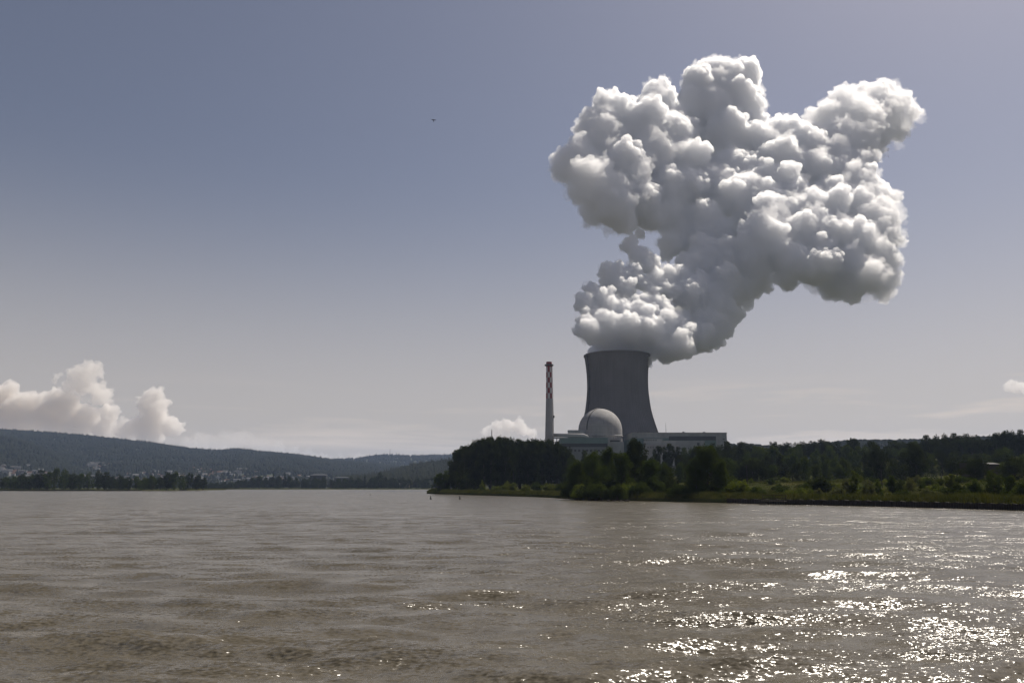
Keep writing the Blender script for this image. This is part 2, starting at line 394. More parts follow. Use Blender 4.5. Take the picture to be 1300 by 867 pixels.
hill('lower_hill', [(-700, 541), (-100, 549), (0, 555), (30, 562), (60, 573), (90, 586), (120, 596), (150, 604), (200, 611)], 2150, 3300, ntree=7000, clear=lambda px, s: s < .36 and random.random() < .6)
hill('near_hill', [(425, 612), (470, 606), (500, 599), (520, 593.5), (545, 589), (560, 587), (600, 583), (680, 583), (760, 585), (830, 588), (900, 595)], 1650, 2400, ntree=6000, size=(13, 19))
hill('far_plateau', [(820, 590), (880, 575), (925, 565), (945, 564), (975, 567), (1010, 568), (1050, 563), (1090, 559.5), (1180, 559), (1240, 556), (1400, 550), (1900, 545)], 1350, 1750, z0=8, ntree=7000, size=(10, 15), spruce=0.0)

# ------------------------------------------------------------------ trees
def leaf_cloud(centers, radii, n, size, squash=1.0, shell=0.55, down=0.0, seed=0):
    r = np.random.default_rng(seed); centers = np.array(centers, float); radii = np.array(radii, float)
    wgt = radii ** 2; k = r.choice(len(radii), n, p=wgt / wgt.sum())
    d = r.normal(size=(n, 3)); d /= np.linalg.norm(d, axis=1)[:, None]
    rr = radii[k] * (shell + (1 - shell) * r.random(n) ** .6) * (1 + .16 * r.normal(size=n))
    p = centers[k] + d * rr[:, None] * np.array([1, 1, squash])
    nrm = d * .6 + r.normal(size=(n, 3)) * .6; nrm /= np.linalg.norm(nrm, axis=1)[:, None]
    a = np.cross(nrm, r.normal(size=(n, 3))); a /= np.linalg.norm(a, axis=1)[:, None]; b = np.cross(nrm, a)
    s = size * r.uniform(.55, 1.35, n)[:, None]
    q = np.stack([p - a * s, p - b * s * .55, p + a * s, p + b * s * .55], 1)
    return q.reshape(-1, 3)
def crown_shape(kind, seed, n, leaf):
    """unit tree: height 1, returns mesh"""
    r = random.Random(seed); C = []; Q = []
    def lobe(x, y, z, rad): C.append((x, y, z)); Q.append(rad)
    if kind == 'round':      # broad deciduous
        for k in range(26):
            z = r.uniform(.34, .90); env = .36 * math.sqrt(max(0.05, 1 - ((z - .58) / .40) ** 2)); a = r.uniform(0, 6.28); q = env * r.uniform(.35, 1.0)
            lobe(q * math.cos(a), q * math.sin(a), z, r.uniform(.07, .135))
        lobe(0, 0, .55, .2); lobe(0, 0, .75, .14)
    elif kind == 'tall':     # ash / poplar, taller than wide
        for k in range(28):
            z = r.uniform(.16, .95); env = .24 * math.sqrt(max(0.04, 1 - ((z - .52) / .47) ** 2)); a = r.uniform(0, 6.28); q = env * r.uniform(.3, 1.05)
            lobe(q * math.cos(a), q * math.sin(a), z, r.uniform(.055, .11))
        for z in (.3, .5, .7): lobe(0, 0, z, .13)
    elif kind == 'skirt':    # full to the ground, wide
        for k in range(36):
            z = r.uniform(.05, .88); env = .43 * (1 - (max(0, z - .25) / .75) ** 1.8) + .02; a = r.uniform(0, 6.28); q = env * r.uniform(.35, 1.0)
            lobe(q * math.cos(a), q * math.sin(a), z, r.uniform(.06, .13))
        for z in (.25, .5, .7): lobe(0, 0, z, .2)
    elif kind == 'cone':
        for k in range(34):
            z = r.uniform(.04, .97); env = .36 * (1 - z) ** .8 + .01; a = r.uniform(0, 6.28); q = env * r.uniform(.4, 1.0)
            lobe(q * math.cos(a), q * math.sin(a), z, .035 + .08 * (1 - z))
    elif kind == 'bush':     # wide low shrub, height 1, width ~1.6
        for k in range(26):
            a = r.uniform(0, 6.28); q = .62 * r.random() ** .6; z = r.uniform(.18, .80) * (1 - .55 * (q / .62) ** 2)
            lobe(q * math.cos(a), q * math.sin(a), z, r.uniform(.13, .25))
    elif kind == 'spruce':
        for k in range(60):
            z = .12 + .86 * r.random() ** 1.1; env = .20 * (1 - z) ** .9 + .005; a = r.uniform(0, 6.28); q = env * r.uniform(.3, 1.0)
            lobe(q * math.cos(a), q * math.sin(a), z, .02 + .045 * (1 - z))
    # twigs that break the outline
    base = len(C)
    for k in range(30):
        j = r.randrange(base); a = Vector((r.gauss(0, 1), r.gauss(0, 1), r.gauss(.4, 1))).normalized() * Q[j] * 1.05
        lobe(C[j][0] + a.x, C[j][1] + a.y, min(.99, C[j][2] + a.z), Q[j] * r.uniform(.25, .45))
    V = leaf_cloud(C, Q, n, leaf, seed=seed); V[:, 2] = np.maximum(V[:, 2], .01)
    V[:, 2] /= np.percentile(V[:, 2], 99.8)
    return V
def trunk_mesh(kind, seed):
    r = random.Random(seed + 99); mb = MB(); h = {'round': .75, 'tall': .85, 'skirt': .7, 'cone': .85, 'bush': .5, 'spruce': .92}[kind]
    w0 = {'bush': .03, 'cone': .016, 'spruce': .014}.get(kind, .022)
    mb.tube([(0, 0, -.04), (.004, 0, .12), (r.uniform(-.02, .02), r.uniform(-.02, .02), h * .5), (r.uniform(-.03, .03), 0, h)], [w0 * 1.3, w0, w0 * .7, w0 * .15], 7)
    for k in range(7):
        z = r.uniform(.18, .6) * h; a = r.uniform(0, 6.28); l = r.uniform(.14, .28)
        mb.tube([(0, 0, z), (math.cos(a) * l * .5, math.sin(a) * l * .5, z + l * .35), (math.cos(a) * l, math.sin(a) * l, z + l * .9)], [w0 * .45, w0 * .3, w0 * .08], 5)
    return mb.mesh('trunk', M['bark'], True)
CACHE = {}
def tree_meshes(kind, detail, leafm, var):
    key = (kind, detail, leafm, var)
    if key not in CACHE:
        n, leaf = {'hi': (15000, .0135), 'mid': (6500, .019), 'lo': (2200, .030)}[detail]
        if kind == 'bush': leaf *= 1.7
        V = crown_shape(kind, var * 17 + len(kind) * 3, n, leaf)
        me = np_mesh('crown', V, np.arange(len(V)), 4); me.materials.append(L[leafm])
        CACHE[key] = (me, trunk_mesh(kind, var))
    return CACHE[key]
NAMEK = {'round': 'broadleaf_tree', 'tall': 'tall_tree', 'skirt': 'broadleaf_tree', 'cone': 'young_tree', 'bush': 'shrub', 'spruce': 'spruce_tree'}
def tree(loc, h, w, kind, detail, leafm, label, cat='tree', group=None, name=None):
    """h metres tall, w metres wide"""
    unitw = {'round': .80, 'tall': .58, 'skirt': .95, 'cone': .76, 'bush': 1.55, 'spruce': .42}[kind]
    var = random.randrange(4 if detail == 'hi' else 3)
    cm, tm = tree_meshes(kind, detail, leafm, var)
    t = thing(name or NAMEK[kind], label, cat, loc, random.uniform(0, 6.28), group)
    s = w / unitw; t.scale = (s, s, h)
    link('trunk', tm, t); link('crown', cm, t)
    return t
def tree_px(px, top, Y, wpx, kind, detail, leafm, label, group=None, cat='tree', base=None, gz=None, name=None):
    x = ratio(px) * Y
    z = gz if gz is not None else (at(px, base, Y).z if base else ground_z(x, Y))
    h = at(px, top, Y).z - z
    return tree((x, Y, z - .1), h, wpx * px_m(Y), kind, detail, leafm, label, cat, group, name)
ORD = 'first second third fourth fifth sixth seventh eighth ninth tenth eleventh twelfth thirteenth fourteenth fifteenth sixteenth seventeenth eighteenth nineteenth twentieth'.split()
TENS = {2: 'twenty', 3: 'thirty', 4: 'forty'}
def ordn(i):
    if i < 20: return ORD[i]
    n = i + 1
    if n % 10 == 0: return TENS[n // 10][:-1] + 'ieth'
    return TENS[n // 10] + '-' + ORD[n % 10 - 1]

# --- near bank, left to right along the water
NEARB = [  # px, top, Y, width px, kind, leaves, label
    (733, 585, 268, 38, 'skirt', 'mid', 'bushy tree leaning over the water at the left end of the near promontory'),
    (752, 572, 276, 44, 'skirt', 'mid', 'green full tree just right of the promontory tip, left of the tallest tree'),
    (772, 567, 290, 34, 'skirt', 'mid', 'slender green tree in front of the left part of the plant, below the dome'),
    (790, 574, 262, 42, 'skirt', 'mid', 'rounded green tree directly left of the tallest riverside tree'),
    (806, 556, 270, 42, 'skirt', 'dark', 'tallest dark riverside tree, in front of the gap between dome and turbine hall'),
    (826, 583, 256, 44, 'skirt', 'mid', 'low spreading green tree just right of the tallest riverside tree'),
    (846, 590, 280, 30, 'skirt', 'mid', 'small green tree between the tallest tree and the lone broad tree'),
    (899, 565, 232, 56, 'skirt', 'mid', 'lone broad green tree standing on the bank below the right end of the hall'),
    (884, 582, 230, 34, 'skirt', 'mid', 'leafy lower tree on the left flank of the lone broad tree'),
    (916, 584, 230, 34, 'skirt', 'mid', 'leafy lower tree on the right flank of the lone broad tree'),
]
for px, top, Y, wd, k, lf, lab in NEARB:
    tree_px(px, top, Y, wd, k, 'hi', lf, lab)
SHR = [  # riverside shrubs: px, top, Y, width px, kind, leaves, label
    (612, 609, 430, 13, 'cone', 'light', 'pointed pale green shrub in front of the forest, leftmost of those shrubs', 'shrub'),
    (629, 616, 420, 14, 'bush', 'light', 'small low shrub between the pointed shrub and the big rounded one', 'shrub'),
    (645, 610.5, 410, 23, 'bush', 'light', 'big rounded pale shrub in front of the dark forest', 'shrub'),
    (667, 614, 400, 16, 'bush', 'light', 'low shrub just right of the big rounded pale one', 'shrub'),
    (681, 611, 392, 16, 'bush', 'mid', 'taller green shrub two places right of the big rounded pale one', 'shrub'),
    (697, 613, 384, 20, 'bush', 'light', 'wide shrub near the right end of the forest edge', 'shrub'),
    (712, 612, 372, 16, 'bush', 'mid', 'shrub beside the promontory trees at the right end of the forest edge', 'shrub'),
    (858, 612, 232, 30, 'bush', 'mid', 'low shrub left of the lone broad tree on the near bank', 'shrub'),
    (936, 608, 225, 34, 'bush', 'light', 'wide pale shrub at the right foot of the lone broad tree', 'shrub'),
    (1022, 612, 235, 22, 'bush', 'mid', 'low shrub left of the dark rounded thicket behind the jetty', 'shrub'),
    (1040, 604, 240, 38, 'bush', 'dark', 'dark rounded thicket right of the jetty', 'shrub'),
    (1074, 609, 205, 18, 'skirt', 'grey', 'grey green sapling touching the left side of the pointed young tree', 'young tree'),
    (1086, 597, 205, 23, 'cone', 'light', 'tall pointed bright green young tree on the right bank', 'young tree'),
    (1102, 611, 195, 18, 'bush', 'grey', 'greyish low shrub between the two pointed young trees', 'shrub'),
    (1115, 607, 200, 15, 'cone', 'light', 'shorter pointed young tree, right of the tall pointed one', 'young tree'),
    (1133, 603, 215, 17, 'tall', 'mid', 'slim dark green young tree between pointed and grey-green rounded saplings', 'young tree'),
    (1144, 608, 210, 15, 'skirt', 'mid', 'small dark green tree left of the grey-green rounded sapling', 'young tree'),
    (1156, 605, 190, 19, 'skirt', 'grey', 'grey-green rounded sapling on the right bank', 'young tree'),
    (1173, 612, 200, 18, 'bush', 'mid', 'low green shrub right of the grey-green rounded sapling', 'shrub'),
    (1190, 613, 210, 20, 'bush', 'light', 'low pale shrub left of the loose light green saplings', 'shrub'),
    (1207, 601, 200, 15, 'tall', 'light', 'loose light green sapling in front of the grassy gap at right', 'young tree'),
    (1216, 611, 185, 22, 'bush', 'mid', 'low shrub at the foot of the loose light green sapling', 'shrub'),
    (1236, 607, 180, 26, 'bush', 'mid', 'rounded shrub in front of the hidden shed', 'shrub'),
    (1262, 596, 178, 34, 'skirt', 'mid', 'broad bright green young tree near the right edge of the bank', 'young tree'),
    (1284, 603, 172, 26, 'skirt', 'mid', 'green young tree at the far right beside the broad bright one', 'young tree'),
    (1300, 609, 165, 34, 'bush', 'mid', 'shrub cut by the right edge of the picture', 'shrub'),
]
for px, top, Y, wd, k, lf, lab, cat in SHR:
    tree_px(px, top, Y, wd, k, 'mid', lf, lab, cat=cat, name='shrub' if cat == 'shrub' else 'young_tree')
for k in range(22):
    px = 722 + 132 * (k + random.uniform(-.3, .3)) / 22; Y = random.uniform(246, 262)
    x = ratio(px) * Y
    if bank_t(x, Y) < 1.5: Y = 262 + (735 - px) * .6; x = ratio(px) * Y
    tree((x, Y, ground_z(x, Y) - .3), random.uniform(3, 6), random.uniform(6, 9), 'bush', 'mid', random.choice(['mid', 'dark', 'light', 'mid']),
         'understorey bush at the feet of the promontory trees', 'bush', 'understorey of the promontory', 'understorey_bush')
for k in range(16):
    px = 876 + 64 * (k + random.uniform(-.3, .3)) / 16; Y = random.uniform(226, 240); x = ratio(px) * Y
    tree((x, Y, ground_z(x, Y) - .3), random.uniform(2, 3.6), random.uniform(4, 7), 'bush', 'mid', random.choice(['mid', 'dark', 'mid']),
         'understorey bush at the foot of the lone broad tree', 'bush', 'understorey of the lone broad tree', 'understorey_bush')
# --- low scrub between the saplings
for k in range(130):
    px = random.uniform(905, 1320); Y = random.uniform(165, 330)
    x = ratio(px) * Y
    if bank_t(x, Y) < 6: continue
    tree((x, Y, ground_z(x, Y) - .1), random.uniform(1.0, 2.6), random.uniform(2.5, 6), 'bush', 'lo', random.choice(['light', 'mid', 'grey', 'mid']),
         'one of the knee-high bushes scattered in the rough grass of the right bank', 'bush', 'low bushes in the grass of the right bank', 'low_bush')

# --- dense dark forest left of the chimney
ftop = [(574, 592), (578, 576), (586, 566), (600, 560), (620, 555), (640, 553.5), (660, 557), (680, 558), (700, 559), (714, 563), (724, 574)]
front = [577, 583, 589, 597, 605, 614, 623, 633, 642, 652, 661, 670, 679, 689, 698, 707, 715, 721]
for i, px in enumerate(front):
    top = interp(ftop, px) + random.uniform(0, 2)
    tree_px(px, top, 500 + random.uniform(-12, 12), random.uniform(19, 24), 'skirt' if i % 2 else 'tall', 'mid', 'dark',
            f'dark tree on the front edge of the dense forest, {ordn(i)} from its left end', 'trees on the front edge of the dense forest')
for row, Y in enumerate((530, 565, 600, 640)):
    for px in np.arange(584, 722, 9.5):
        px += random.uniform(-3, 3)
        tree_px(px, interp(ftop, px) + random.uniform(-1, 5), Y, random.uniform(17, 23), random.choice(['round', 'tall']), 'mid', 'dark',
                'dark tree packed inside the dense forest left of the chimney, only its top showing', 'trees inside the dense forest')
for px, top, wd, k, lf, lab in ((557, 600, 20, 'skirt', 'mid', 'green tree at the left foot of the forest, nearest the point of land'),
                                (566, 597, 18, 'tall', 'mid', 'green tree second from the point of land, left of the forest'),
                                (578, 598, 24, 'skirt', 'dark', 'dark low tree at the foot of the forest edge, beside the green ones'),
                                (592, 599, 24, 'skirt', 'dark', 'dark low tree in front of the forest, right of the similar one')):
    tree_px(px, top, 480, wd, k, 'mid', lf, lab)

# --- trees between promontory and plant
k0 = 0
mids = [(728, 583, 24, 'mid'), (744, 572, 22, 'dark'), (758, 574, 22, 'mid'), (775, 573, 22, 'dark'), (822, 578, 20, 'dark'), (836, 566, 14, 'dark'), (849, 563, 17, 'dark'), (861, 567, 14, 'dark'),
        (872, 568, 18, 'mid'), (884, 566, 16, 'dark'), (912, 563, 24, 'dark'), (926, 560, 20, 'dark'), (942, 561, 18, 'dark')]
for i, (px, top, wd, lf) in enumerate(mids):
    tree_px(px, top, 560 + random.uniform(-30, 30), wd, random.choice(['tall', 'round']), 'mid', lf,
            f'dark tree rising in front of the plant buildings, {ordn(i)} from the left in that row', 'trees in front of the plant buildings')
for i in range(40):
    px = random.uniform(720, 950); Y = random.uniform(400, 480)
    tree_px(px, random.uniform(577, 592), Y, random.uniform(18, 26), 'skirt', 'mid', random.choice(['mid', 'dark']),
            'bushy tree in the middle belt between riverside trees and the plant', 'trees of the middle belt')

# --- right-hand wood: skyline row, middle row, big dark trees
sky_r = [(935, 566), (950, 562), (985, 560), (1000, 562), (1018, 561), (1033, 560), (1048, 558), (1060, 560), (1085, 556), (1110, 560), (1140, 559), (1160, 560), (1184, 552), (1200, 556), (1214, 549), (1226, 553), (1238, 550), (1250, 557), (1270, 549), (1285, 547), (1300, 546), (1320, 546)]
for i, (px, top) in enumerate(sky_r):
    Y = 640 if px < 1170 else 560
    tree_px(px, top + random.uniform(-.5, 1), Y + random.uniform(-25, 25), random.uniform(20, 27), random.choice(['round', 'tall', 'round']), 'mid', 'dark',
            f'dark tree on the skyline of the right wood, {ordn(i)} counted from the hall', 'skyline trees of the right wood')
for Y0, t0, t1, n, lab, grp in ((600, 564, 570, 26, 'tree in the upper layer of the right wood, below the skyline', 'upper layer of the right wood'),
                           (480, 572, 582, 30, 'tree in the middle layer of the right wood', 'middle layer of the right wood'),
                           (400, 580, 592, 30, 'tree in the front layer of the right wood, above the grassy dyke', 'front layer of the right wood')):
    for i in range(n):
        px = 925 + (1340 - 925) * (i + random.uniform(-.4, .4)) / n
        if Y0 < 450 and 1178 < px < 1216: continue
        lift = 0 if px < 1160 else -5
        tree_px(px, random.uniform(t0, t1) + lift, Y0 + random.uniform(-25, 25), random.uniform(20, 30), random.choice(['skirt', 'round', 'skirt']), 'mid',
                random.choice(['dark', 'mid', 'mid']), lab, grp)
for px, top, Y, wd, k, lab in ((1117, 561, 380, 34, 'skirt', 'large dark rounded tree, left one of the pair in the right wood'),
                            (1165, 562, 370, 44, 'skirt', 'largest dark rounded tree, beside the grassy gap at right'),
                            (1240, 582, 300, 44, 'skirt', 'dark tree partly hiding the shed at right'),
                            (1290, 578, 290, 46, 'skirt', 'dark tree right of the shed by the picture edge')):
    tree_px(px, top, Y, wd, k, 'hi', 'dark', lab)

# --- left spit row and far bank row
sp = [(-6, 606), (6, 605), (17, 603), (28, 600), (38, 601), (50, 597), (60, 599), (69, 593), (80, 594), (92, 600), (101, 600), (111, 599), (124, 596), (133, 599), (142, 604), (152, 602), (163, 605),
      (173, 604), (184, 605), (193, 603), (203, 605), (212, 599), (221, 598), (230, 602), (240, 600), (250, 602), (258, 606)]
for i, (px, top) in enumerate(sp):
    Y = 900 + random.uniform(-20, 20) + (60 if px > 236 else 0)
    tree_px(px, top, Y, random.uniform(14, 18), random.choice(['skirt', 'skirt', 'tall']), 'lo', random.choice(['mid', 'dark']),
            f'bushy tree in the row on the left spit, {ordn(i)} from the left edge', 'trees on the left spit', gz=1.3)
for i in range(30):
    px = random.uniform(-20, 250); tree_px(px, interp(sp, px) + random.uniform(2, 5), random.uniform(950, 1010), random.uniform(13, 18), 'skirt', 'lo', 'dark',
            'tree in the second row of the left spit, showing between the front ones', 'second row of the left spit', gz=1.3)
fb = [(268, 612), (275, 612), (284, 611), (293, 612), (303, 609), (312, 608), (320, 606), (329, 604), (337, 605), (346, 601), (353, 603), (361, 600), (367, 604), (376, 606), (386, 607), (391, 606), (399, 605),
      (411, 605), (420, 608), (430, 607), (437, 607), (445, 604), (455, 606), (463, 602), (472, 606), (482, 598), (489, 604), (499, 606), (510, 605), (519, 608), (530, 606), (541, 607), (552, 605), (562, 604), (572, 604)]
for i, (px, top) in enumerate(fb):
    kd = 'spruce' if i in (11, 9, 23) else random.choice(['skirt', 'tall', 'skirt'])
    tree_px(px, top, 1480 + random.uniform(-15, 25), random.uniform(10, 14) if kd != 'spruce' else 7, kd, 'lo', 'dark',
            f'dark tree on the far bank across the river, {ordn(i)} from its left end', 'trees on the far bank', gz=1.4)
for i in range(44):
    px = random.uniform(262, 600); tree_px(px, interp(fb, px) + random.uniform(1, 4), random.uniform(1520, 1590), random.uniform(9, 14), 'skirt', 'lo', 'dark',
            'tree in the second row of the far bank, filling gaps between the front ones', 'second row of the far bank', gz=1.4)

# ------------------------------------------------------------------ grass and reeds
def blades(name, pts, h, wdt, m, per=5):
    pts = np.array(pts); n = len(pts); V = np.zeros((n, per, 3, 3)); r = rng
    base = pts[:, None, :] + np.concatenate([r.normal(0, .35, (n, per, 2)), np.zeros((n, per, 1))], -1)
    hh = (np.array(h)[:, None] * r.uniform(.6, 1.1, (n, per)))
    a = r.uniform(0, math.pi, (n, per)); ww = wdt * r.uniform(.6, 1.3, (n, per))
    lean = r.normal(0, .18, (n, per, 2)) * hh[..., None]
    dx = np.cos(a) * ww; dy = np.sin(a) * ww
    V[:, :, 0] = base + np.stack([dx, dy, -.2 + 0 * dx], -1); V[:, :, 1] = base - np.stack([dx, dy, .2 + 0 * dx], -1)
    V[:, :, 2] = base + np.concatenate([lean, hh[..., None]], -1)
    V = V.reshape(-1, 3); me = np_mesh(name, V, np.arange(len(V)), 3); me.materials.append(m)
    return tag(link(name, me), kind='stuff')
pts = []; hh = []
seg = [(a, b) for a, b in zip(bs, bs[1:]) if b.y > 110 and b.y < 620 and a.x < 160]
ln = np.array([(b - a).length for a, b in seg]); cum = ln / ln.sum()
for k in rng.choice(len(seg), 15000, p=cum):
    a, b = seg[k]; t = abs(random.gauss(0, 1)) * 3.2 + .2; q = a.lerp(b, random.random()) + NB * t
    n = mnoise.noise(Vector((q.x * .11, q.y * .11, 0))) + .5 * mnoise.noise(Vector((q.x * .4, q.y * .4, 5)))
    pts.append((q.x, q.y, ground_z(q.x, q.y))); hh.append(max(.35, 1.15 + .8 * n) * (1.0 if t > 1 else .7))
tag(blades('reeds', pts, hh, .07, L['reed'], 6), 'olive green reeds and tall grass along the river bank', 'reeds')
pts = []; hh = []
while len(pts) < 26000:
    a, b = seg[rng.integers(len(seg))]; t = random.uniform(6, 150); q = a.lerp(b, random.random()) + NB * t
    px = 650 + q.x / q.y * F / 1.0
    if px < 840: continue
    n = mnoise.noise(Vector((q.x * .05, q.y * .05, 0)))
    pts.append((q.x, q.y, ground_z(q.x, q.y) - .1)); hh.append(max(.25, .6 + .6 * n))
tag(blades('meadow_grass', pts, hh, .09, L['reed'], 5), 'rough meadow grass behind the bank', 'grass')
# grass fringe on left spit end
pts = []; hh = []
for k in range(3500):
    px = random.uniform(228, 284); py = 622.4 - .5 * (px - 228) / 56; p = waterpt(px, py); f = random.random()
    pts.append((p[0], p[1] + f * 50 + 2, 1.25)); hh.append(random.uniform(.5, 1.3))
tag(blades('spit_grass', pts, hh, .3, L['reed'], 4), 'yellow green grass on the end of the left spit', 'grass')

# ------------------------------------------------------------------ bank wall, jetty, rocks, buoys
def ribbon(px0, px1, name, label, ztop, zbot, m, zig=.18):
    pp = []; d = px0
    while d < px1:
        y = interp([(1600, 655), (1300, 648), (1200, 645), (1100, 642.4), (1000, 640.4), (930, 638.6), (860, 637)][::-1], d)
        x, yy = waterpt(d, y); pp.append((x, yy)); d += 1.6
    pp = [(x - .8 * NB.x * .6, y - .8 * NB.y * .6) for x, y in pp]
    V = []; Fc = []
    for i, (x, y) in enumerate(pp):
        o = zig if i % 2 else -zig; a = Vector((x, y)) + NB * o
        zt = ztop + .05 * math.sin(i * .7) + .12 * mnoise.noise(Vector((x * .05, 0, 0)))
        V += [(a.x, a.y, zbot), (a.x, a.y, zt), (a.x + .6, a.y + .6, zt), (a.x + .6, a.y + .6, zbot)]
    for i in range(len(pp) - 1):
        b = i * 4; c = b + 4
        Fc += [(b, c, c + 1, b + 1), (b + 1, c + 1, c + 2, b + 2), (b + 2, c + 2, c + 3, b + 3)]
    me = bpy.data.meshes.new(name); me.from_pydata(V, [], Fc); me.update(); me.materials.append(m)
    return tag(link(name, me), label, 'wall')
ribbon(925, 1420, 'bank_wall', 'dark low sheet-pile wall along the waterline right of the jetty', 1.15, -1.5, M['pile'])

jp = waterpt(980, 640.5); jz = 0.9
t = thing('jetty', 'small dark timber landing stage with railing on the right bank', 'jetty', (jp[0], jp[1] - 1.0, 0), math.atan2(-.5, .87))
MB().box(-2.7, 2.7, -1.1, 1.4, .75, .92).build('deck', M['wood'], t)
for x in (-2.6, -.9, .9, 2.6): MB().tube([(x, -1.0, -2.4), (x, -1.0, .75)], .11, 8).build('pile', M['wood'], t)
for x in (-2.6, 0, 2.6): MB().box(x - .06, x + .06, 1.25, 1.37, .92, 2.15).build('railing_post', M['wood'], t)
for z in (1.45, 2.05): MB().box(-2.68, 2.68, 1.372, 1.44, z, z + .12).build('rail', M['wood'], t)
MB().box(-2.7, -1.2, -1.9, -1.105, .1, .45).build('step', M['wood'], t)

def boulders(px0, px1, n, label):
    for i in range(n):
        px = px0 + (px1 - px0) * (i + .5) / n
        x, y = waterpt(px, interp([(545, 626.9), (600, 628.6), (700, 632), (725, 634.4), (770, 635.8), (860, 637.4)], px))
        rr = random.uniform(.25, .55); mb = MB(); pr = [(0.01, -.35 * rr)]
        for k in range(1, 6): a = -math.pi / 2 + math.pi * k / 6; pr.append((rr * math.cos(a), rr * .6 * math.sin(a) + .1))
        pr.append((0.01, rr * .72)); mb.lathe(pr, 9)
        mb.v = [(vx * (1 + .25 * mnoise.noise(Vector((vx * 2 + i, vy * 2, vz * 2)))), vy * (1 + .25 * mnoise.noise(Vector((vy * 2, i, vz)))), vz * (1 + .2 * mnoise.noise(Vector((vx, vy, i))))) for vx, vy, vz in mb.v]
        o = mb.build('boulder', M['rock'], None, False); o.location = (x, y, .05); o.scale = (1.4, 1, 1)
        tag(o, label, 'rock', 'boulders along the promontory waterline')
boulders(728, 800, 9, 'dark wet boulder at the waterline below the promontory trees')

# point of land: small navigation post on a dark block
bx, by = waterpt(558, 627.0)
t = thing('landing_post', 'dark marker post on a stone block at the point of land', 'marker post', (bx, by + 1, 0))
MB().box(-1.7, 1.7, -1.2, 1.2, -1, 1.3).build('stone_block', M['rock'], t)
MB().tube([(0, 0, 1.3), (0, 0, 3.6)], .14, 8).build('post', M['steel'], t)
MB().box(-.7, .7, -.05, .05, 2.6, 3.7).build('sign_board', M['dark'], t)

def buoy(px, py, hgt, label):
    x, y = waterpt(px, py); t = thing('river_buoy', label, 'buoy', (x, y, 0), 0, 'buoys on the river')
    s = hgt / 1.3
    MB().lathe([(.01, -.3 * s), (.42 * s, -.25 * s), (.46 * s, .12 * s), (.34 * s, .3 * s), (.01, .32 * s)], 16).build('float', M['buoy'], t, True)
    MB().lathe([(.30 * s, .3 * s), (.2 * s, .8 * s), (.12 * s, 1.12 * s), (.01, 1.15 * s)], 12).build('mast_body', M['buoy'], t, True)
    MB().lathe([(.01, 1.15 * s), (.15 * s, 1.17 * s), (.12 * s, 1.3 * s), (.01, 1.34 * s)], 10).build('topmark', M['buoy'], t, True)
    t.rotation_euler = (.08, -.1, 0)
buoy(547, 633.6, 1.15, 'dark buoy floating left of the pair in front of the point of land')
buoy(584, 633.6, 1.15, 'dark buoy floating right of the pair, in front of the forest')
buoy(470, 628.5, .8, 'tiny distant buoy floating alone in mid river')

# ------------------------------------------------------------------ power plant
TY = 925.0
tc_ = at(786.8, HY, TY); TZ = 10.0
k_ = px_m(TY)
prof = []
for py, hw in ((451.0, 41.0), (455, 40.5), (461, 39.6), (468, 38.8), (476, 38.1), (485, 37.8), (494, 37.9), (503, 38.5), (513, 39.6), (522, 41.0), (533, 43.6), (545, 47.3), (556, 50.8), (568, 54.6), (580, 58.4), (592, 62.2), (604, 66.0)):
    prof.append((hw * k_, at(786, py, TY).z))
ztop = prof[0][1]
t = thing('cooling_tower', 'huge dark concrete hyperbolic cooling tower with steam pouring from its rim', 'cooling tower', (tc_.x, TY, 0))
pr = [(r, z) for r, z in prof]; fine = []
for i in range(len(pr) - 1):
    for j in range(4):
        f = j / 4; fine.append((pr[i][0] * (1 - f) + pr[i + 1][0] * f, pr[i][1] * (1 - f) + pr[i + 1][1] * f))
fine.append(pr[-1])
inner = [(r - 1.0, z) for r, z in fine]
MB().lathe(fine[::-1], 128).build('shell', M['concrete'], t, True)
MB().lathe(inner, 128).build('inner_shell', M['concrete'], t, True)
r0 = fine[0][0]
MB().lathe([(r0 + .02, ztop - 1.9), (r0 + .75, ztop - 1.7), (r0 + .75, ztop - .1), (r0 - 1.6, ztop + .15), (r0 - 1.6, ztop - 1.4), (r0 - .98, ztop - 1.6)], 128).build('rim_walkway', M['concrete'], t, True)
# vertical ribs of the shell, fine and shallow, and the ladder
mb = MB()
for k in range(96):
    a = 2 * math.pi * k / 96
    pts_ = [((r + .08) * math.cos(a), (r + .08) * math.sin(a), z) for r, z in fine[::3]]
    mb.tube(pts_, .17, 4, False)
rb = mb.build('shell_ribs', M['concrete'], t)
a = R(200)
MB().tube([((r + .9) * math.cos(a), (r + .9) * math.sin(a), z) for r, z in fine[::3]], .45, 5).build('ladder', M['steel'], t)
for k in range(7):
    r, z = fine[4 + 7 * k]
    MB().box(r - .2, r + 1.9, -.9, .9, z, z + 1.0, a).build('ladder_platform', M['steel'], t)
mb = MB(); rb_, zb = fine[-1]
for k in range(48):
    a0 = 2 * math.pi * k / 48; 
    for sgn in (-1, 1):
        a1 = a0 + sgn * math.pi / 48
        mb.tube([(rb_ * math.cos(a0), rb_ * math.sin(a0), zb), ((rb_ + 2) * math.cos(a1), (rb_ + 2) * math.sin(a1), zb - 7)], .5, 6)
mb.build('support_columns', M['concrete'], t)

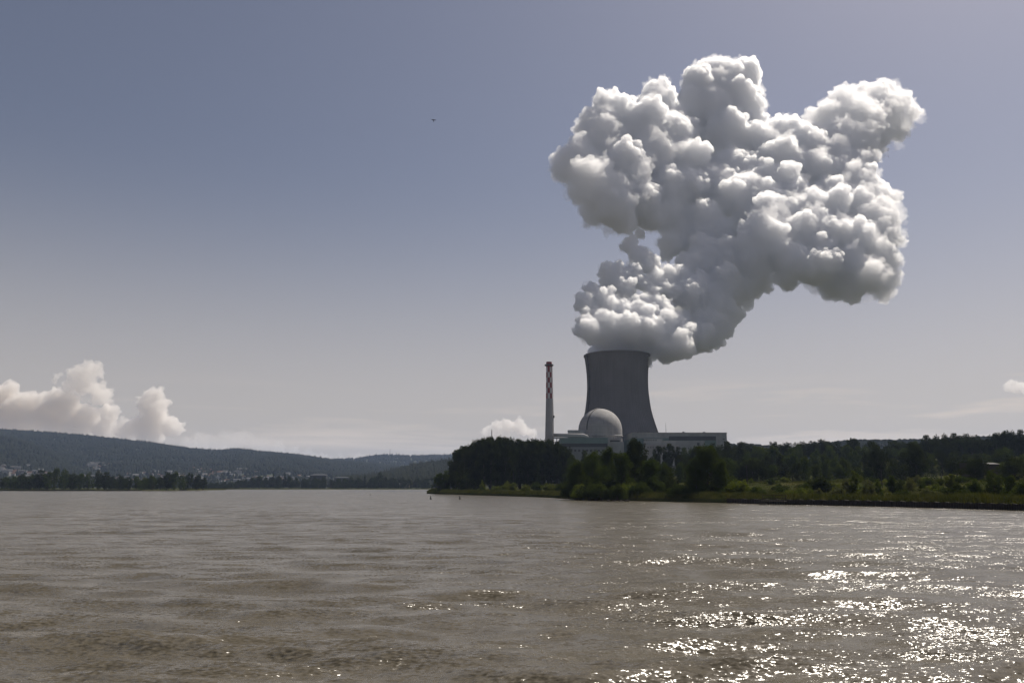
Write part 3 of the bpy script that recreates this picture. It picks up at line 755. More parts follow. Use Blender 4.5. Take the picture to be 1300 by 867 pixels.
# chimney
CY = 820.0; cp = at(698.2, HY, CY); kc = px_m(CY)
t = thing('chimney', 'slender pale vent chimney with red and white bands left of the reactor dome', 'chimney', (cp.x, CY, 0))
zt = at(698, 459.5, CY).z; zr = at(698, 506, CY).z; zb = 8.0; zs = at(698, 556, CY).z
rt, rr_, rbm = 3.6 * kc, 4.2 * kc, 5.6 * kc
rbase = rbm + (rbm - rr_) * (zs - zb) / (zr - zs) * .6
MB().lathe([(rbase, zb), (rbm, zs), (rr_, zr)], 32).build('shaft', M['pale'], t, True)
n = 7
for i in range(n):
    z0 = zr + (zt - zr) * i / n; z1 = zr + (zt - zr) * (i + 1) / n
    ra = rr_ + (rt - rr_) * i / n; rb2 = rr_ + (rt - rr_) * (i + 1) / n
    segs = 8
    if i == n - 1:
        MB().lathe([(ra, z0), (rb2, z1)], 32).build('red_band', M['red'], t, True); continue
    for k in range(segs):
        red = (k + (i % 2)) % 2 == 0
        MB().lathe([(ra, z0), (rb2, z1)], 5, a0=2 * math.pi * (k + .25) / segs, a1=2 * math.pi * (k + 1.25) / segs).build('red_panel' if red else 'white_panel', M['red' if red else 'white'], t, True)
MB().lathe([(rt, zt), (rt - .5, zt + .1), (rt - .5, zt - 3)], 32).build('mouth', M['dark'], t, True)
zp = at(698, 464, CY).z
MB().lathe([(rt + .02, zp - .5), (rt + 1.6, zp - .3), (rt + 1.6, zp + .9), (rt + 1.5, zp + .9), (rt + 1.5, zp - .1), (rt + .02, zp - .1)], 32).build('platform', M['steel'], t)
MB().tube([(rbm * .95, -1, zs - 5), (rr_ + .3, -1, zr), (rt + .3, -1, zp)], .22, 6).build('ladder', M['steel'], t)
zq = at(698, 529, CY).z
MB().box(4.7 * kc, 6.3 * kc, -1.5, .5, zq - 1.2, zq + 1.2).build('landing', M['steel'], t)

# reactor dome
DY = 838.0; dc = at(762, 546.5, DY); kd_ = px_m(DY); rd = 27.2 * kd_
t = thing('reactor_building', 'rounded pale concrete reactor dome in front of the cooling tower', 'reactor building', (dc.x, DY, 0))
prf = [(rd, 8.0), (rd, dc.z)] + [(rd * math.cos(math.pi / 2 * k / 20), dc.z + rd * math.sin(math.pi / 2 * k / 20)) for k in range(1, 21)]
prf[-1] = (.02, prf[-1][1])
MB().lathe(prf, 96).build('containment_dome', M['dome'], t, True)
for a_ in (R(228),):   # raised meridian rib
    mb = MB(); pts_ = [((r + .1) * math.cos(a_), (r + .1) * math.sin(a_), z) for r, z in prf[1:]]
    mb.tube(pts_, .8, 5).build('dome_rib', M['steel'], t)
MB().lathe([(rd + .02, dc.z - 7), (rd + .5, dc.z - 6.8), (rd + .5, dc.z - 5.4), (rd + .02, dc.z - 5.2)], 96).build('ring_beam', M['dome'], t, True)

# buildings: px extents on a plane
def pbox(px0, px1, py0, py1, Y, depth, name, m, par, yoff=0.0):
    a = at(px0, py1, Y); b = at(px1, py0, Y); o = par.location
    return MB().box(a.x - o.x, b.x - o.x, Y - yoff - o.y, Y + depth - o.y, a.z - o.z, b.z - o.z).build(name, m, par)
Y = 800.0; p0 = at(731, HY, Y)
t = thing('auxiliary_building', 'low teal clad auxiliary block between chimney and dome', 'building', (p0.x, Y, 8))
pbox(711, 771, 567.3, 600, Y, 40, 'base_storey', M['greyclad'], t)
pbox(713, 771, 562.8, 567.2, Y + .6, 38, 'recessed_strip', M['dark'], t)
pbox(712, 771.5, 555.5, 562.7, Y, 40, 'teal_facade', M['teal'], t)
pbox(771.6, 774.5, 555.3, 568, Y, 20, 'corner_pier', M['clad'], t)
for k in range(11): pbox(714 + k * 5, 716.6 + k * 5, 570.5, 573, Y, .5, 'window', M['dark'], t, .15)
t2 = thing('exhaust_duct', 'pale horizontal duct running from the chimney to the dome', 'duct', (p0.x, Y, 0))
za = at(700, 552.4, 812).z; xa = at(703, HY, 812).x - p0.x; xb = at(742, HY, 812).x - p0.x
MB().tube([(xa, 12, za), (xb, 12, za - .3), (xb + 5, 12, za - 2.0)], [1.9, 1.9, 1.4], 16).build('pipe', M['pale'], t2, True)
MB().box(xa, xb - 8, 11, 13, za - 3.4, za - 2.3).build('pipe_bridge', M['steel'], t2)
for k in range(5): MB().box(xa + 3 + k * 5.5, xa + 3.8 + k * 5.5, 11.3, 12.7, za - 10, za - 3.4).build('support', M['steel'], t2)
p1 = at(732, HY, 822)
t = thing('roof_house', 'small pale box building beside the left foot of the dome', 'building', (p1.x, 822, 8))
pbox(722, 743, 546.4, 556, 822, 14, 'wall', M['clad'], t); pbox(721.6, 743.4, 545.8, 546.38, 821.8, 14.4, 'roof_edge', M['pale'], t)
pbox(745, 757, 550.5, 556, 818, 12, 'annex', M['pale'], t)
p1 = at(781, HY, 806)
t = thing('service_block', 'stepped grey service block with railings at the right foot of the dome', 'building', (p1.x, 806, 8))
pbox(774.8, 792, 560.5, 600, 806, 20, 'lower_block', M['clad'], t); pbox(774.8, 787, 556.2, 558.6, 806, 14, 'upper_block', M['pale'], t)
pbox(776, 786.8, 558.7, 560.4, 807, 10, 'recess', M['dark'], t)
pbox(786.2, 789, 553, 560.4, 810, 6, 'stair_tower', M['pale'], t)
for k in range(4): pbox(775.6 + k * 3, 775.9 + k * 3, 554.7, 556.2, 806.5, .3, 'roof_post', M['steel'], t)

HYY = 812.0; p2 = at(862, HY, HYY)
t = thing('turbine_hall', 'long flat-roofed pale turbine hall with a dark window band right of the tower', 'building', (p2.x, HYY, 8))
pbox(802.5, 922.5, 549.8, 556, HYY, 60, 'upper_wall', M['clad'], t)
pbox(802, 923, 548.9, 549.75, HYY - .5, 61, 'roof_edge', M['pale'], t)
pbox(802.5, 922.4, 556.1, 602, HYY + .3, 59, 'main_wall', M['teal'], t)
pbox(911, 922.5, 550, 602, HYY - .6, 3, 'end_bay', M['clad'], t)
pbox(849.5, 910.8, 553.6, 558.6, HYY - .3, 2, 'window_band', M['dark'], t)
pbox(917.5, 920, 556.7, 557.6, HYY - .8, .19, 'window', M['dark'], t)
Yv = 806.0
pbox(818, 841, 556.8, 566, Yv, 6, 'side_annex', M['clad'], t)
for k in range(6): pbox(832 - k * 3, 833.6 - k * 3, 558.2, 559.4, Yv, .3, 'window', M['dark'], t, .12)
pbox(842, 894.5, 559.2, 602, Yv, 5.6, 'lower_block', M['clad'], t)
pbox(885, 888, 562, 565.3, Yv, .5, 'door', M['dark'], t, .15)
pbox(819, 862, 564.6, 602, Yv - 6, 5.9, 'front_annex', M['pale'], t)
for k in range(12): pbox(822 + k * 3.3, 823.4 + k * 3.3, 567.2, 568.6, Yv - 6, .5, 'window', M['dark'], t, .15)
for k in range(14): pbox(848 + k * 3.2, 849 + k * 3.2, 568.2, 569.8, Yv, .5, 'window', M['dark'], t, .15)
for q in ((809, 548, 2.2), (822, 548.1, 3), (867, 547.9, 2), (893, 548.1, 2.4)):
    pbox(q[0], q[0] + q[2], q[1], 548.88, HYY + 10, 4, 'roof_vent', M['steel'], t)
ant = at(845.5, 549, HYY + 20)
tt = thing('antenna_mast', 'thin antenna mast standing on the roof of the turbine hall', 'mast', (ant.x, HYY + 20, at(845, 549, HYY + 20).z - 1.2))
MB().tube([(0, 0, 0), (0, 0, 11.5)], [.22, .08], 6).build('pole', M['steel'], tt)
MB().tube([(-.5, 0, 8), (.5, 0, 8)], .07, 5).build('crossbar', M['steel'], tt)

# ------------------------------------------------------------------ masts, poles, sheds
def mast(px, top, base, Y, label, lattice=True, name='radio_mast'):
    x = ratio(px) * Y; z1 = at(px, top, Y).z; z0 = at(px, base, Y).z; t = thing(name, label, 'mast', (x, Y, z0 - 6))
    h = z1 - z0 + 6; wdt = h * .035 + .15
    for sx_, sy_ in ((-1, -1), (1, -1), (1, 1), (-1, 1)):
        MB().tube([(sx_ * wdt, sy_ * wdt, 0), (sx_ * wdt * .3, sy_ * wdt * .3, h)], .12 + h * .004, 4).build('leg', M['steel'], t)
    mb = MB()
    for i in range(8):
        f0 = i / 8; w_ = wdt * (1 - .7 * f0); w2 = wdt * (1 - .7 * (f0 + .125))
        mb.tube([(-w_, -w_, h * f0), (w2, -w2, h * (f0 + .125))], .1, 4); mb.tube([(w_, w_, h * f0), (-w2, w2, h * (f0 + .125))], .1, 4)
    mb.build('bracing', M['steel'], t)
mast(494, 569.5, 577.5, 5600, 'lattice radio mast on top of the distant hill')
mast(624, 545.5, 556, 900, 'thin radio mast poking above the dense forest')
mast(1007.5, 562, 570, 700, 'thin mast above the trees of the right wood')
def pole(px, top, Y, label):
    x = ratio(px) * Y; z0 = ground_z(x, Y); h = at(px, top, Y).z - z0
    t = thing('wooden_pole', label, 'pole', (x, Y, z0)); MB().tube([(0, 0, -.5), (0, 0, h)], [.16, .11], 8).build('shaft', M['wood'], t)
    MB().box(-.8, .8, -.06, .06, h - .7, h - .55).build('crossarm', M['wood'], t)
pole(1196, 600, 262, 'wooden pole standing in the grassy gap at right')
pole(1120, 594, 262, 'wooden pole in front of the large dark tree pair')
pole(949, 590, 300, 'wooden pole right of the lone broad tree')

def shed(px0, px1, top, eave, Y, label):
    a = at(px0, eave, Y); b = at(px1, top, Y); w_ = b.x - a.x; g = ground_z(a.x, Y)
    t = thing('shed', label, 'shed', (a.x, Y, g))
    ez = a.z - g; rz_ = b.z - g
    MB().box(0, w_, 0, 9, -.5, ez).build('wall', M['wood'], t)
    mb = MB(); e = .4
    mb.v = [(-e, -e, ez), (w_ + e, -e, ez), (w_ + e, 9 + e, ez), (-e, 9 + e, ez), (-e, 4.5, rz_), (w_ + e, 4.5, rz_)]
    mb.f = [(0, 1, 5, 4), (2, 3, 4, 5), (0, 4, 3), (1, 2, 5), (3, 2, 1, 0)]
    mb.build('roof', M['palroof'], t)
    MB().box(w_ * .3, w_ * .55, -.06, .02, -.5, ez * .7).build('door', M['dark'], t)
shed(1246, 1268, 586.8, 589.0, 345, 'shed with a pale metal roof half hidden by trees at right')
x = ratio(1228) * 330; g = ground_z(x, 330)
t = thing('board_fence', 'tall vertical board fence beside the half hidden shed', 'fence', (x, 330, g))
hh_ = at(1228, 587.5, 330).z - g; ww_ = 7 * px_m(330)
for k in range(8): MB().box(-ww_ + k * ww_ / 4, -ww_ + (k + .85) * ww_ / 4, -.05, .05, -.3, hh_).build('board', M['wood'], t)
MB().box(-ww_, ww_, .052, .14, hh_ * .5, hh_ * .5 + .15).build('rail', M['wood'], t)

def big_house(px0, px1, top, base, Y, label, wm, rm, gable=2.5):
    a = at(px0, base, Y); b = at(px1, top, Y); w_ = b.x - a.x; z0 = 1.4
    t = thing('large_house', label, 'house', (a.x, Y, z0)); rz_ = b.z - z0; ez = rz_ - gable
    MB().box(0, w_, 0, 14, -.5, ez).build('wall', M[wm], t)
    mb = MB(); e = 1.0
    mb.v = [(-e, -e, ez), (w_ + e, -e, ez), (w_ + e, 14 + e, ez), (-e, 14 + e, ez), (w_ * .22, 7, rz_), (w_ * .78, 7, rz_)]
    mb.f = [(0, 1, 5, 4), (1, 2, 5), (2, 3, 4, 5), (3, 0, 4), (3, 2, 1, 0)]
    mb.build('roof', M[rm], t)
    for k in range(5):
        MB().box(w_ * (.1 + .17 * k), w_ * (.18 + .17 * k), -.08, .02, ez - 2.6, ez - 1.2).build('window', M['dark'], t)
big_house(393, 414, 601, 612, 1640, 'large dark hipped-roof house above the far bank trees', 'dark', 'dark', 3.5)
big_house(424, 443, 605, 614, 1640, 'low wide dark building right of the hipped-roof house', 'dark', 'dark', 2)
big_house(507, 519, 612, 617, 1620, 'small pale-roofed house among trees at the right of the far bank', 'wall2', 'palroof', 2)

# town on the slope: individual houses, walls + gable roof
def house_meshes(wm, rm, w_, d, h, g):
    mb = MB().box(-w_ / 2, w_ / 2, -d / 2, d / 2, -4, h); b = len(mb.v)
    mb.v += [(-w_ / 2, 0, h + g * .95), (w_ / 2, 0, h + g * .95), (-w_ / 2, -d / 2, h), (-w_ / 2, d / 2, h), (w_ / 2, -d / 2, h), (w_ / 2, d / 2, h)]
    mb.f += [(b, b + 2, b + 3), (b + 1, b + 5, b + 4)]
    m1 = mb.mesh('house', M[wm])
    e = .7; mr = MB(); tz = .25
    mr.v = [(-w_ / 2 - e, -d / 2 - e, h - .3), (w_ / 2 + e, -d / 2 - e, h - .3), (w_ / 2 + e, 0, h + g), (-w_ / 2 - e, 0, h + g), (w_ / 2 + e, d / 2 + e, h - .3), (-w_ / 2 - e, d / 2 + e, h - .3)]
    mr.v += [(x, y, z + tz) for x, y, z in mr.v]
    mr.f = [(0, 1, 7, 6), (6, 7, 8, 9), (9, 8, 10, 11), (4, 5, 11, 10), (1, 0, 3, 2), (2, 3, 5, 4), (1, 2, 8, 7), (2, 4, 10, 8), (3, 0, 6, 9), (5, 3, 9, 11)]
    return m1, mr.mesh('roof', M[rm])
HM = [(house_meshes('wall1', 'tile', 11, 9, 6, 3.5), 'small white house with a tiled roof'), (house_meshes('wall2', 'tile', 12, 10, 6, 3.5), 'small cream house with a tiled roof'),
      (house_meshes('wall1', 'slate', 15, 11, 8, 3), 'white house with a grey roof'), (house_meshes('wall1', 'slate', 26, 13, 12, 1.2), 'pale flat apartment block'),
      (house_meshes('wall2', 'slate', 34, 18, 7, 1.5), 'long low cream building'), (house_meshes('wall1', 'palroof', 16, 12, 6, 2), 'small white house with a bright roof')]
cl = [(10, .22, 26, .07), (30, .27, 20, .06), (55, .18, 20, .06), (122, .42, 9, .03), (105, .16, 25, .07), (160, .2, 30, .09), (200, .14, 30, .07), (250, .22, 32, .10), (290, .18, 35, .09), (330, .16, 30, .08),
      (370, .14, 30, .07), (270, .33, 24, .05), (425, .13, 20, .05), (220, .28, 22, .05)]
n = 0
def where(px): return 'at the left edge of the far town' if px < 70 else 'in the left part of the far town' if px < 170 else 'in the middle of the far town' if px < 280 else 'in the right part of the far town' if px < 380 else 'at the right end of the far town'
while n < 250:
    c = random.choice(cl); px = random.gauss(c[0], c[2]); s = random.gauss(c[1], c[3])
    if px < -15 or px > 460 or s < .03: continue
    if px < 75: x, y, z = HILLS['lower_hill'](px, min(.45, s + .05))
    else: x, y, z = HILLS['ridge'](px, s)
    k = random.choices(range(6), [6, 4, 4, 1.5, .8, 2])[0]; (mw, mr), lab = HM[k]
    o = link('house', mw); o.location = (x, y, z + 3); o.rotation_euler = (0, 0, random.uniform(-.9, .9)); sc = random.uniform(.8, 1.15); o.scale = (sc, sc, sc)
    tag(o, f'{lab} {where(px)}', 'house', 'houses of the far town'); link('roof', mr, o); n += 1

# ------------------------------------------------------------------ bird
def bird(px, py, Y, span):
    p = at(px, py, Y); t = thing('bird', 'small dark bird flying high in the open sky', 'bird', p, R(12))
    s = span; V = []; Fc = []
    mb = MB(); mb.tube([(0, -.26 * s, 0), (0, -.22 * s, .01 * s), (0, -.12 * s, 0), (0, .02 * s, -.02 * s), (0, .16 * s, -.03 * s), (0, .27 * s, -.02 * s)], [.012 * s, .045 * s, .06 * s, .085 * s, .05 * s, .03 * s], 10)
    for sg in (-1, 1):
        st = [(0.05, 0, -.10, .07, .02), (.22, .08, -.12, .06, .018), (.36, .07, -.10, .05, .014), (.5, .035, -.02, .02, .006)]
        b = len(mb.v)
        for x_, z_, f0, f1, th in st:
            for yy, zz in ((f0, 0), (0, th), (f1, 0), (0, -th)): mb.v.append((sg * x_ * s, yy * s, (z_ + zz) * s))
        for i in range(3):
            for k in range(4):
                k2 = (k + 1) % 4; mb.f.append((b + i * 4 + k, b + i * 4 + k2, b + i * 4 + 4 + k2, b + i * 4 + 4 + k))
    mb.tube([(0, .25 * s, -.02 * s), (0, .4 * s, -.02 * s)], [.03 * s, .06 * s], 6)
    o = mb.build('body', M['feather'], t, True); o.rotation_euler = (R(-25), 0, 0)
bird(550.5, 153, 95, .62)

# ------------------------------------------------------------------ water
def water():
    ys = [3.0]
    while ys[-1] < 1700: ys.append(ys[-1] * 1.0085 + .015)
    ys = np.array(ys); K = np.tan(np.linspace(-1, 1, 760) * R(47)); Yg, Kg = np.meshgrid(ys, K, indexing='ij'); X = Yg * Kg
    Z = np.zeros_like(X); sp = np.maximum(Yg * .0085 + .015, Yg * .0028)
    r = np.random.default_rng(3)
    # slow modulation of wave height over the river
    mod = .75 + .35 * np.sin(X * .045 + 1.3 * np.sin(Yg * .06)) * np.sin(Yg * .05 + .8 * np.sin(X * .03)) 
    for i in range(130):
        lam = .28 * (7.0 / .28) ** (r.random() ** 1.25); kk = 2 * math.pi / lam
        a = r.normal(R(86), R(17)); ph = r.uniform(0, 6.28)
        cx = kk * math.cos(a); cy = kk * math.sin(a)
        amp = .0076 * lam ** .62 * r.uniform(.5, 1.4)
        fade = np.clip((lam / sp - 2.5) / 4, 0, 1)
        wob = .7 * np.sin(X * .35 / lam + r.uniform(0, 6)) + .7 * np.sin(Yg * .3 / lam + r.uniform(0, 6))
        s_ = np.sin(cx * X + cy * Yg + ph + wob)
        Z += amp * fade * (s_ + .28 * (s_ ** 2)) * mod
    Pp = np.stack([X, Yg, Z], -1)
    me = grid_mesh('river_water', Pp); return me
wm = bpy.data.materials.new('muddy_water'); wm.use_nodes = True; t = wm.node_tree; b = t.nodes['Principled BSDF']
b.inputs['Base Color'].default_value = (0.098, 0.085, 0.060, 1); b.inputs['Roughness'].default_value = .21; b.inputs['IOR'].default_value = 1.333
geo = t.nodes.new('ShaderNodeNewGeometry')
def wnoise(scale, sy, detail, rough=.55, rot=0.0):
    m_ = t.nodes.new('ShaderNodeMapping'); m_.inputs['Scale'].default_value = (1, sy, 1); m_.inputs['Rotation'].default_value = (0, 0, rot)
    t.links.new(geo.outputs['Position'], m_.inputs[0]); n_ = t.nodes.new('ShaderNodeTexNoise')
    n_.inputs['Scale'].default_value = scale; n_.inputs['Detail'].default_value = detail; n_.inputs['Roughness'].default_value = rough
    t.links.new(m_.outputs[0], n_.inputs['Vector']); return n_.outputs['Fac']
def bump(h, strength, dist, prev=None):
    u = t.nodes.new('ShaderNodeBump'); u.inputs['Distance'].default_value = dist
    if isinstance(strength, float): u.inputs['Strength'].default_value = strength
    else: t.links.new(strength, u.inputs['Strength'])
    t.links.new(h, u.inputs['Height'])
    if prev: t.links.new(prev, u.inputs['Normal'])
    return u.outputs[0]
def wcol(scale, sx_, detail, rough, rot, sp_in, add=None):
    """a field of surface slopes: noise colour -0.5, scaled, added to the normal"""
    m_ = t.nodes.new('ShaderNodeMapping'); m_.inputs['Scale'].default_value = (sx_, 1, 1); m_.inputs['Rotation'].default_value = (0, 0, rot)
    t.links.new(geo.outputs['Position'], m_.inputs[0]); n_ = t.nodes.new('ShaderNodeTexNoise')
    n_.inputs['Scale'].default_value = scale; n_.inputs['Detail'].default_value = detail; n_.inputs['Roughness'].default_value = rough
    t.links.new(m_.outputs[0], n_.inputs['Vector'])
    v1 = t.nodes.new('ShaderNodeVectorMath'); v1.operation = 'SUBTRACT'; v1.inputs[1].default_value = (.5, .5, .5); t.links.new(n_.outputs['Color'], v1.inputs[0])
    v2 = t.nodes.new('ShaderNodeVectorMath'); v2.operation = 'MULTIPLY'; t.links.new(v1.outputs[0], v2.inputs[0])
    if isinstance(sp_in, tuple): v2.inputs[1].default_value = sp_in
    else: t.links.new(sp_in, v2.inputs[1])
    if add is None: return v2.outputs[0]
    v3 = t.nodes.new('ShaderNodeVectorMath'); v3.operation = 'ADD'; t.links.new(v2.outputs[0], v3.inputs[0]); t.links.new(add, v3.inputs[1]); return v3.outputs[0]
patch = t.nodes.new('ShaderNodeMapRange'); patch.inputs['From Min'].default_value = .38; patch.inputs['From Max'].default_value = .64
patch.inputs['To Min'].default_value = 1.3; patch.inputs['To Max'].default_value = 3.4
t.links.new(wnoise(.055, 2.6, 5, .62, .15), patch.inputs['Value'])
pc = t.nodes.new('ShaderNodeCombineXYZ')
pm = t.nodes.new('ShaderNodeMath'); pm.operation = 'MULTIPLY'; pm.inputs[1].default_value = .8
t.links.new(patch.outputs[0], pm.inputs[0]); t.links.new(pm.outputs[0], pc.inputs[0]); t.links.new(patch.outputs[0], pc.inputs[1])
a1 = wcol(.45, .3, 3, .5, .1, (.4, .9, 0), geo.outputs['Normal'])
a2 = wcol(1.8, .36, 3, .55, -.08, (1.0, 1.55, 0), a1)
a3 = wcol(11.0, .55, 2, .6, .1, pc.outputs[0], a2)
vn = t.nodes.new('ShaderNodeVectorMath'); vn.operation = 'NORMALIZE'; t.links.new(a3, vn.inputs[0]); t.links.new(vn.outputs[0], b.inputs['Normal'])
me = water(); me.materials.append(wm); tag(link('river_water', me), kind='structure')

# ------------------------------------------------------------------ steam plume and clouds
def ico(sub):
    import bmesh
    bm = bmesh.new(); bmesh.ops.create_icosphere(bm, subdivisions=sub, radius=1.0); bm.verts.ensure_lookup_table()
    v = np.array([q.co[:] for q in bm.verts]); f = np.array([[a.index for a in p.verts] for p in bm.faces]); bm.free(); return v, f
def billow_mesh(name, balls, voxel, kids=13, kids2=8, disp=(9, 3.2), fine=(3.2, 1.0), seed=1, shrink=(.30, .50), ysq=1.0, hard=False, place=(.78, .98)):
    """balls: (x,y,z,r). Cauliflower hierarchy of spheres -> one closed skin"""
    r = np.random.default_rng(seed); L0 = [tuple(b) for b in balls]; L1 = []; L2 = []
    B = np.array(L0)
    def inside(p, rad, j):
        d = np.linalg.norm(B[:, :3] - p, axis=1); d[j] = 1e9
        return np.any(d + rad * .9 < B[:, 3])
    for j, (x, y, z, rad) in enumerate(L0):
        for k in range(kids):
            d = r.normal(size=3); d /= np.linalg.norm(d); q = rad * r.uniform(*shrink); p = np.array([x, y, z]) + d * (rad * r.uniform(*place))
            if inside(p, q, j): continue
            L1.append((*p, q))
            for k2 in range(kids2):
                e = r.normal(size=3) + d * .7; e /= np.linalg.norm(e); q2 = q * r.uniform(.28, .48)
                L2.append((*(p + e * q * r.uniform(.84, 1.02)), q2))
    S_ = np.array(L0 + L1 + L2); v, f = ico(3 if len(S_) < 2500 else 2)
    V = (v[None] * S_[:, 3][:, None, None] * np.array([1, ysq, 1]) + S_[:, None, :3]).reshape(-1, 3)
    Fc = (f[None] + (np.arange(len(S_)) * len(v))[:, None, None]).reshape(-1, 3)
    me = np_mesh(name, V, Fc, 3); o = bpy.data.objects.new('tmp', me); COL.objects.link(o)
    m1 = o.modifiers.new('r', 'REMESH'); m1.mode = 'VOXEL'; m1.voxel_size = voxel
    m3 = o.modifiers.new('s', 'SMOOTH'); m3.factor = .5; m3.iterations = 2
    for i, (sz, st) in enumerate((disp, fine)):
        tx = bpy.data.textures.new('billow', 'VORONOI' if i == 0 else 'CLOUDS'); 
        if i == 0: tx.noise_scale = sz; tx.distance_metric = 'DISTANCE_SQUARED'; tx.noise_intensity = 1.0
        else: tx.noise_scale = sz; tx.noise_depth = 5 if hard else 3; tx.noise_type = 'HARD_NOISE' if hard else 'SOFT_NOISE'
        m2 = o.modifiers.new('d', 'DISPLACE'); m2.texture = tx; m2.texture_coords = 'LOCAL'; m2.strength = -st if i == 0 else st; m2.mid_level = .4 if i == 0 else .5
    dg = bpy.context.evaluated_depsgraph_get(); dg.update(); ev = o.evaluated_get(dg)
    new = bpy.data.meshes.new_from_object(ev); new.name = name
    bpy.data.objects.remove(o); print(name, len(S_), 'spheres', len(new.polygons), 'faces')
    return new
PYD = 925.0
def PB(lst, Y, k=1.0, lean=0.0):
    o = []
    for px, py, rp, dy in lst:
        if lean: dy += lean * max(0, 445 - py) * px_m(Y) + random.uniform(-6, 6)
        p = at(px, py, Y + dy); o.append((p.x, p.y, p.z, rp * px_m(Y + dy) * k))
    return o
# px, py, radius px, metres behind the tower axis: lean and depths shaped to steer sun and shade over the lobes
UP = [(912, 108, 38, 261), (935, 100, 26, 265), (890, 104, 24, 234), (935, 130, 32, 244), (902, 142, 36, 225), (948, 155, 20, 222), (925, 180, 32, 201), (880, 120, 18, 222), (955, 120,
    14, 245), (832, 138, 30, 186), (818, 160, 34, 146), (850, 172, 34, 165), (870, 165, 18, 186), (775, 148, 30, 162), (760, 172, 30, 127), (745, 165, 16, 136), (737, 205, 28,
    106), (714, 217, 15, 101), (755, 232, 32, 76), (792, 215, 36, 109), (822, 210, 38, 139), (864, 205, 32, 152), (780, 262, 30, 68), (752, 270, 18, 91), (808, 258, 32, 99), (846,
    240, 34, 133), (832, 275, 20, 97), (878, 235, 22, 121), (928, 212, 26, 166), (921, 192, 13, 190), (908, 238, 28, 138), (942, 240, 34, 155), (968, 232, 22, 135), (980, 258, 24,
    97), (897, 275, 19, 98), (876, 271, 12, 112), (888, 265, 12, 115), (958, 212, 18, 156), (950, 250, 34, 119), (975, 285, 32, 81), (1000, 250, 34, 127), (962, 182, 28, 199),
    (990, 172, 26, 206), (1012, 178, 28, 206), (1034, 192, 26, 179), (985, 205, 30, 177), (1012, 215, 30, 164), (992, 240, 28, 135), (1040, 215, 24, 148), (1052, 148, 22, 223),
    (1070, 133, 22, 243), (1086, 150, 32, 235), (1102, 122, 18, 263), (1125, 116, 16, 259), (1122, 140, 28, 246), (1146, 128, 13, 254), (1160, 143, 11, 241), (1138, 165, 17, 244),
    (1106, 168, 28, 223), (1082, 182, 30, 194), (1062, 205, 26, 172), (1090, 208, 22, 162), (1060, 175, 28, 204), (1078, 225, 24, 144), (1096, 240, 26, 135), (1118, 252, 20, 112),
    (1086, 265, 30, 109), (1112, 280, 28, 84), (1126, 300, 20, 53), (1050, 270, 30, 96), (1056, 245, 24, 121), (1020, 275, 32, 92), (1000, 300, 28, 63), (1036, 305, 34, 59), (1072,
    305, 34, 73), (1102, 320, 28, 44), (1126, 332, 16, 26), (1130, 355, 14, 21), (1107, 350, 24, 8), (1076, 340, 28, 34), (1060, 362, 18, 46), (1036, 340, 26, 27), (1085, 368, 15,
    29), (1122, 370, 13, 28), (1006, 330, 26, 34), (1000, 355, 15, 40), (970, 300, 28, 50), (958, 330, 26, 52), (962, 357, 18, 55), (945, 375, 14, 57), (858, 288, 20, 117), (852,
    312, 17, 99), (850, 268, 20, 106), (905, 302, 36, 108), (880, 300, 26, 115), (920, 332, 34, 79), (893, 345, 38, 77), (922, 365, 28, 50), (900, 385, 34, 45), (875, 375, 30, 41),
    (897, 415, 28, 27), (880, 430, 22, 4), (914, 408, 18, 32), (920, 420, 10, 20), (860, 440, 20, -18)]
LOW = [(822, 442, 13, 0), (835, 447, 11, 4), (800, 441, 24, -4), (772, 442, 18, -4), (812, 455, 17, 0), (765, 455, 11, 0), (786, 452, 32, 4), (768, 422, 20, -20), (798, 418, 24, -22),
    (827, 421, 20, -20), (750, 420, 17, -40), (741, 408, 11, -30), (738, 420, 11, -27), (853, 432, 20, 11), (850, 412, 22, -2), (868, 424, 17, -9), (866, 406, 13, 13), (868, 438,
    14, -1), (848, 448, 12, -5), (790, 408, 24, -6), (815, 404, 23, -4), (766, 406, 17, -27), (840, 400, 17, 18), (790, 388, 13, -3), (806, 382, 10, 2), (832, 384, 13, 3), (754,
    398, 10, -16), (776, 384, 9, -17), (818, 380, 10, -1), (847, 388, 10, 9), (744, 396, 8, -23), (765, 382, 18, 0), (742, 386, 14, -11), (752, 368, 12, 4), (782, 356, 20, 23),
    (770, 344, 12, 17), (803, 350, 18, 32), (812, 326, 17, 48), (800, 313, 12, 58), (825, 336, 14, 38), (813, 297, 8, 75), (802, 305, 8, 66), (832, 356, 14, 24), (850, 348, 13,
    33), (866, 345, 12, 42), (872, 360, 13, 53), (852, 370, 15, 28), (828, 370, 12, 12), (866, 378, 13, 41), (795, 368, 16, 14), (816, 360, 12, 20), (840, 364, 11, 19)]
WISP = [(1168, 150, 9, 40), (1150, 160, 9, 40), (1140, 185, 8, 40), (1118, 196, 10, 40), (1105, 212, 8, 35), (705, 222, 8, 10), (722, 245, 10, 5), (745, 286, 9, 0), (1078, 380, 9, 10), (1100, 378, 9, 15), (1135, 345, 8, 25)]
t = thing('steam_plume', 'towering white steam plume billowing from the top of the cooling tower', 'steam plume', (tc_.x, TY, ztop))
org = np.array([tc_.x, TY, ztop])
def part_cloud(name, balls, dens, aniso, voxel, parent, org, **kw):
    B_ = [(x - org[0], y - org[1], z - org[2], r) for x, y, z, r in balls]
    me = billow_mesh(name, B_, voxel, **kw); me.materials.clear(); me.materials.append(vol_mat(name + '_vapour', dens, aniso)); return link(name, me, parent)
soft = lambda q: (q[0] > 1045 and q[1] < 240) or q[0] < 762 or (q[0] > 1095 and q[1] > 240)
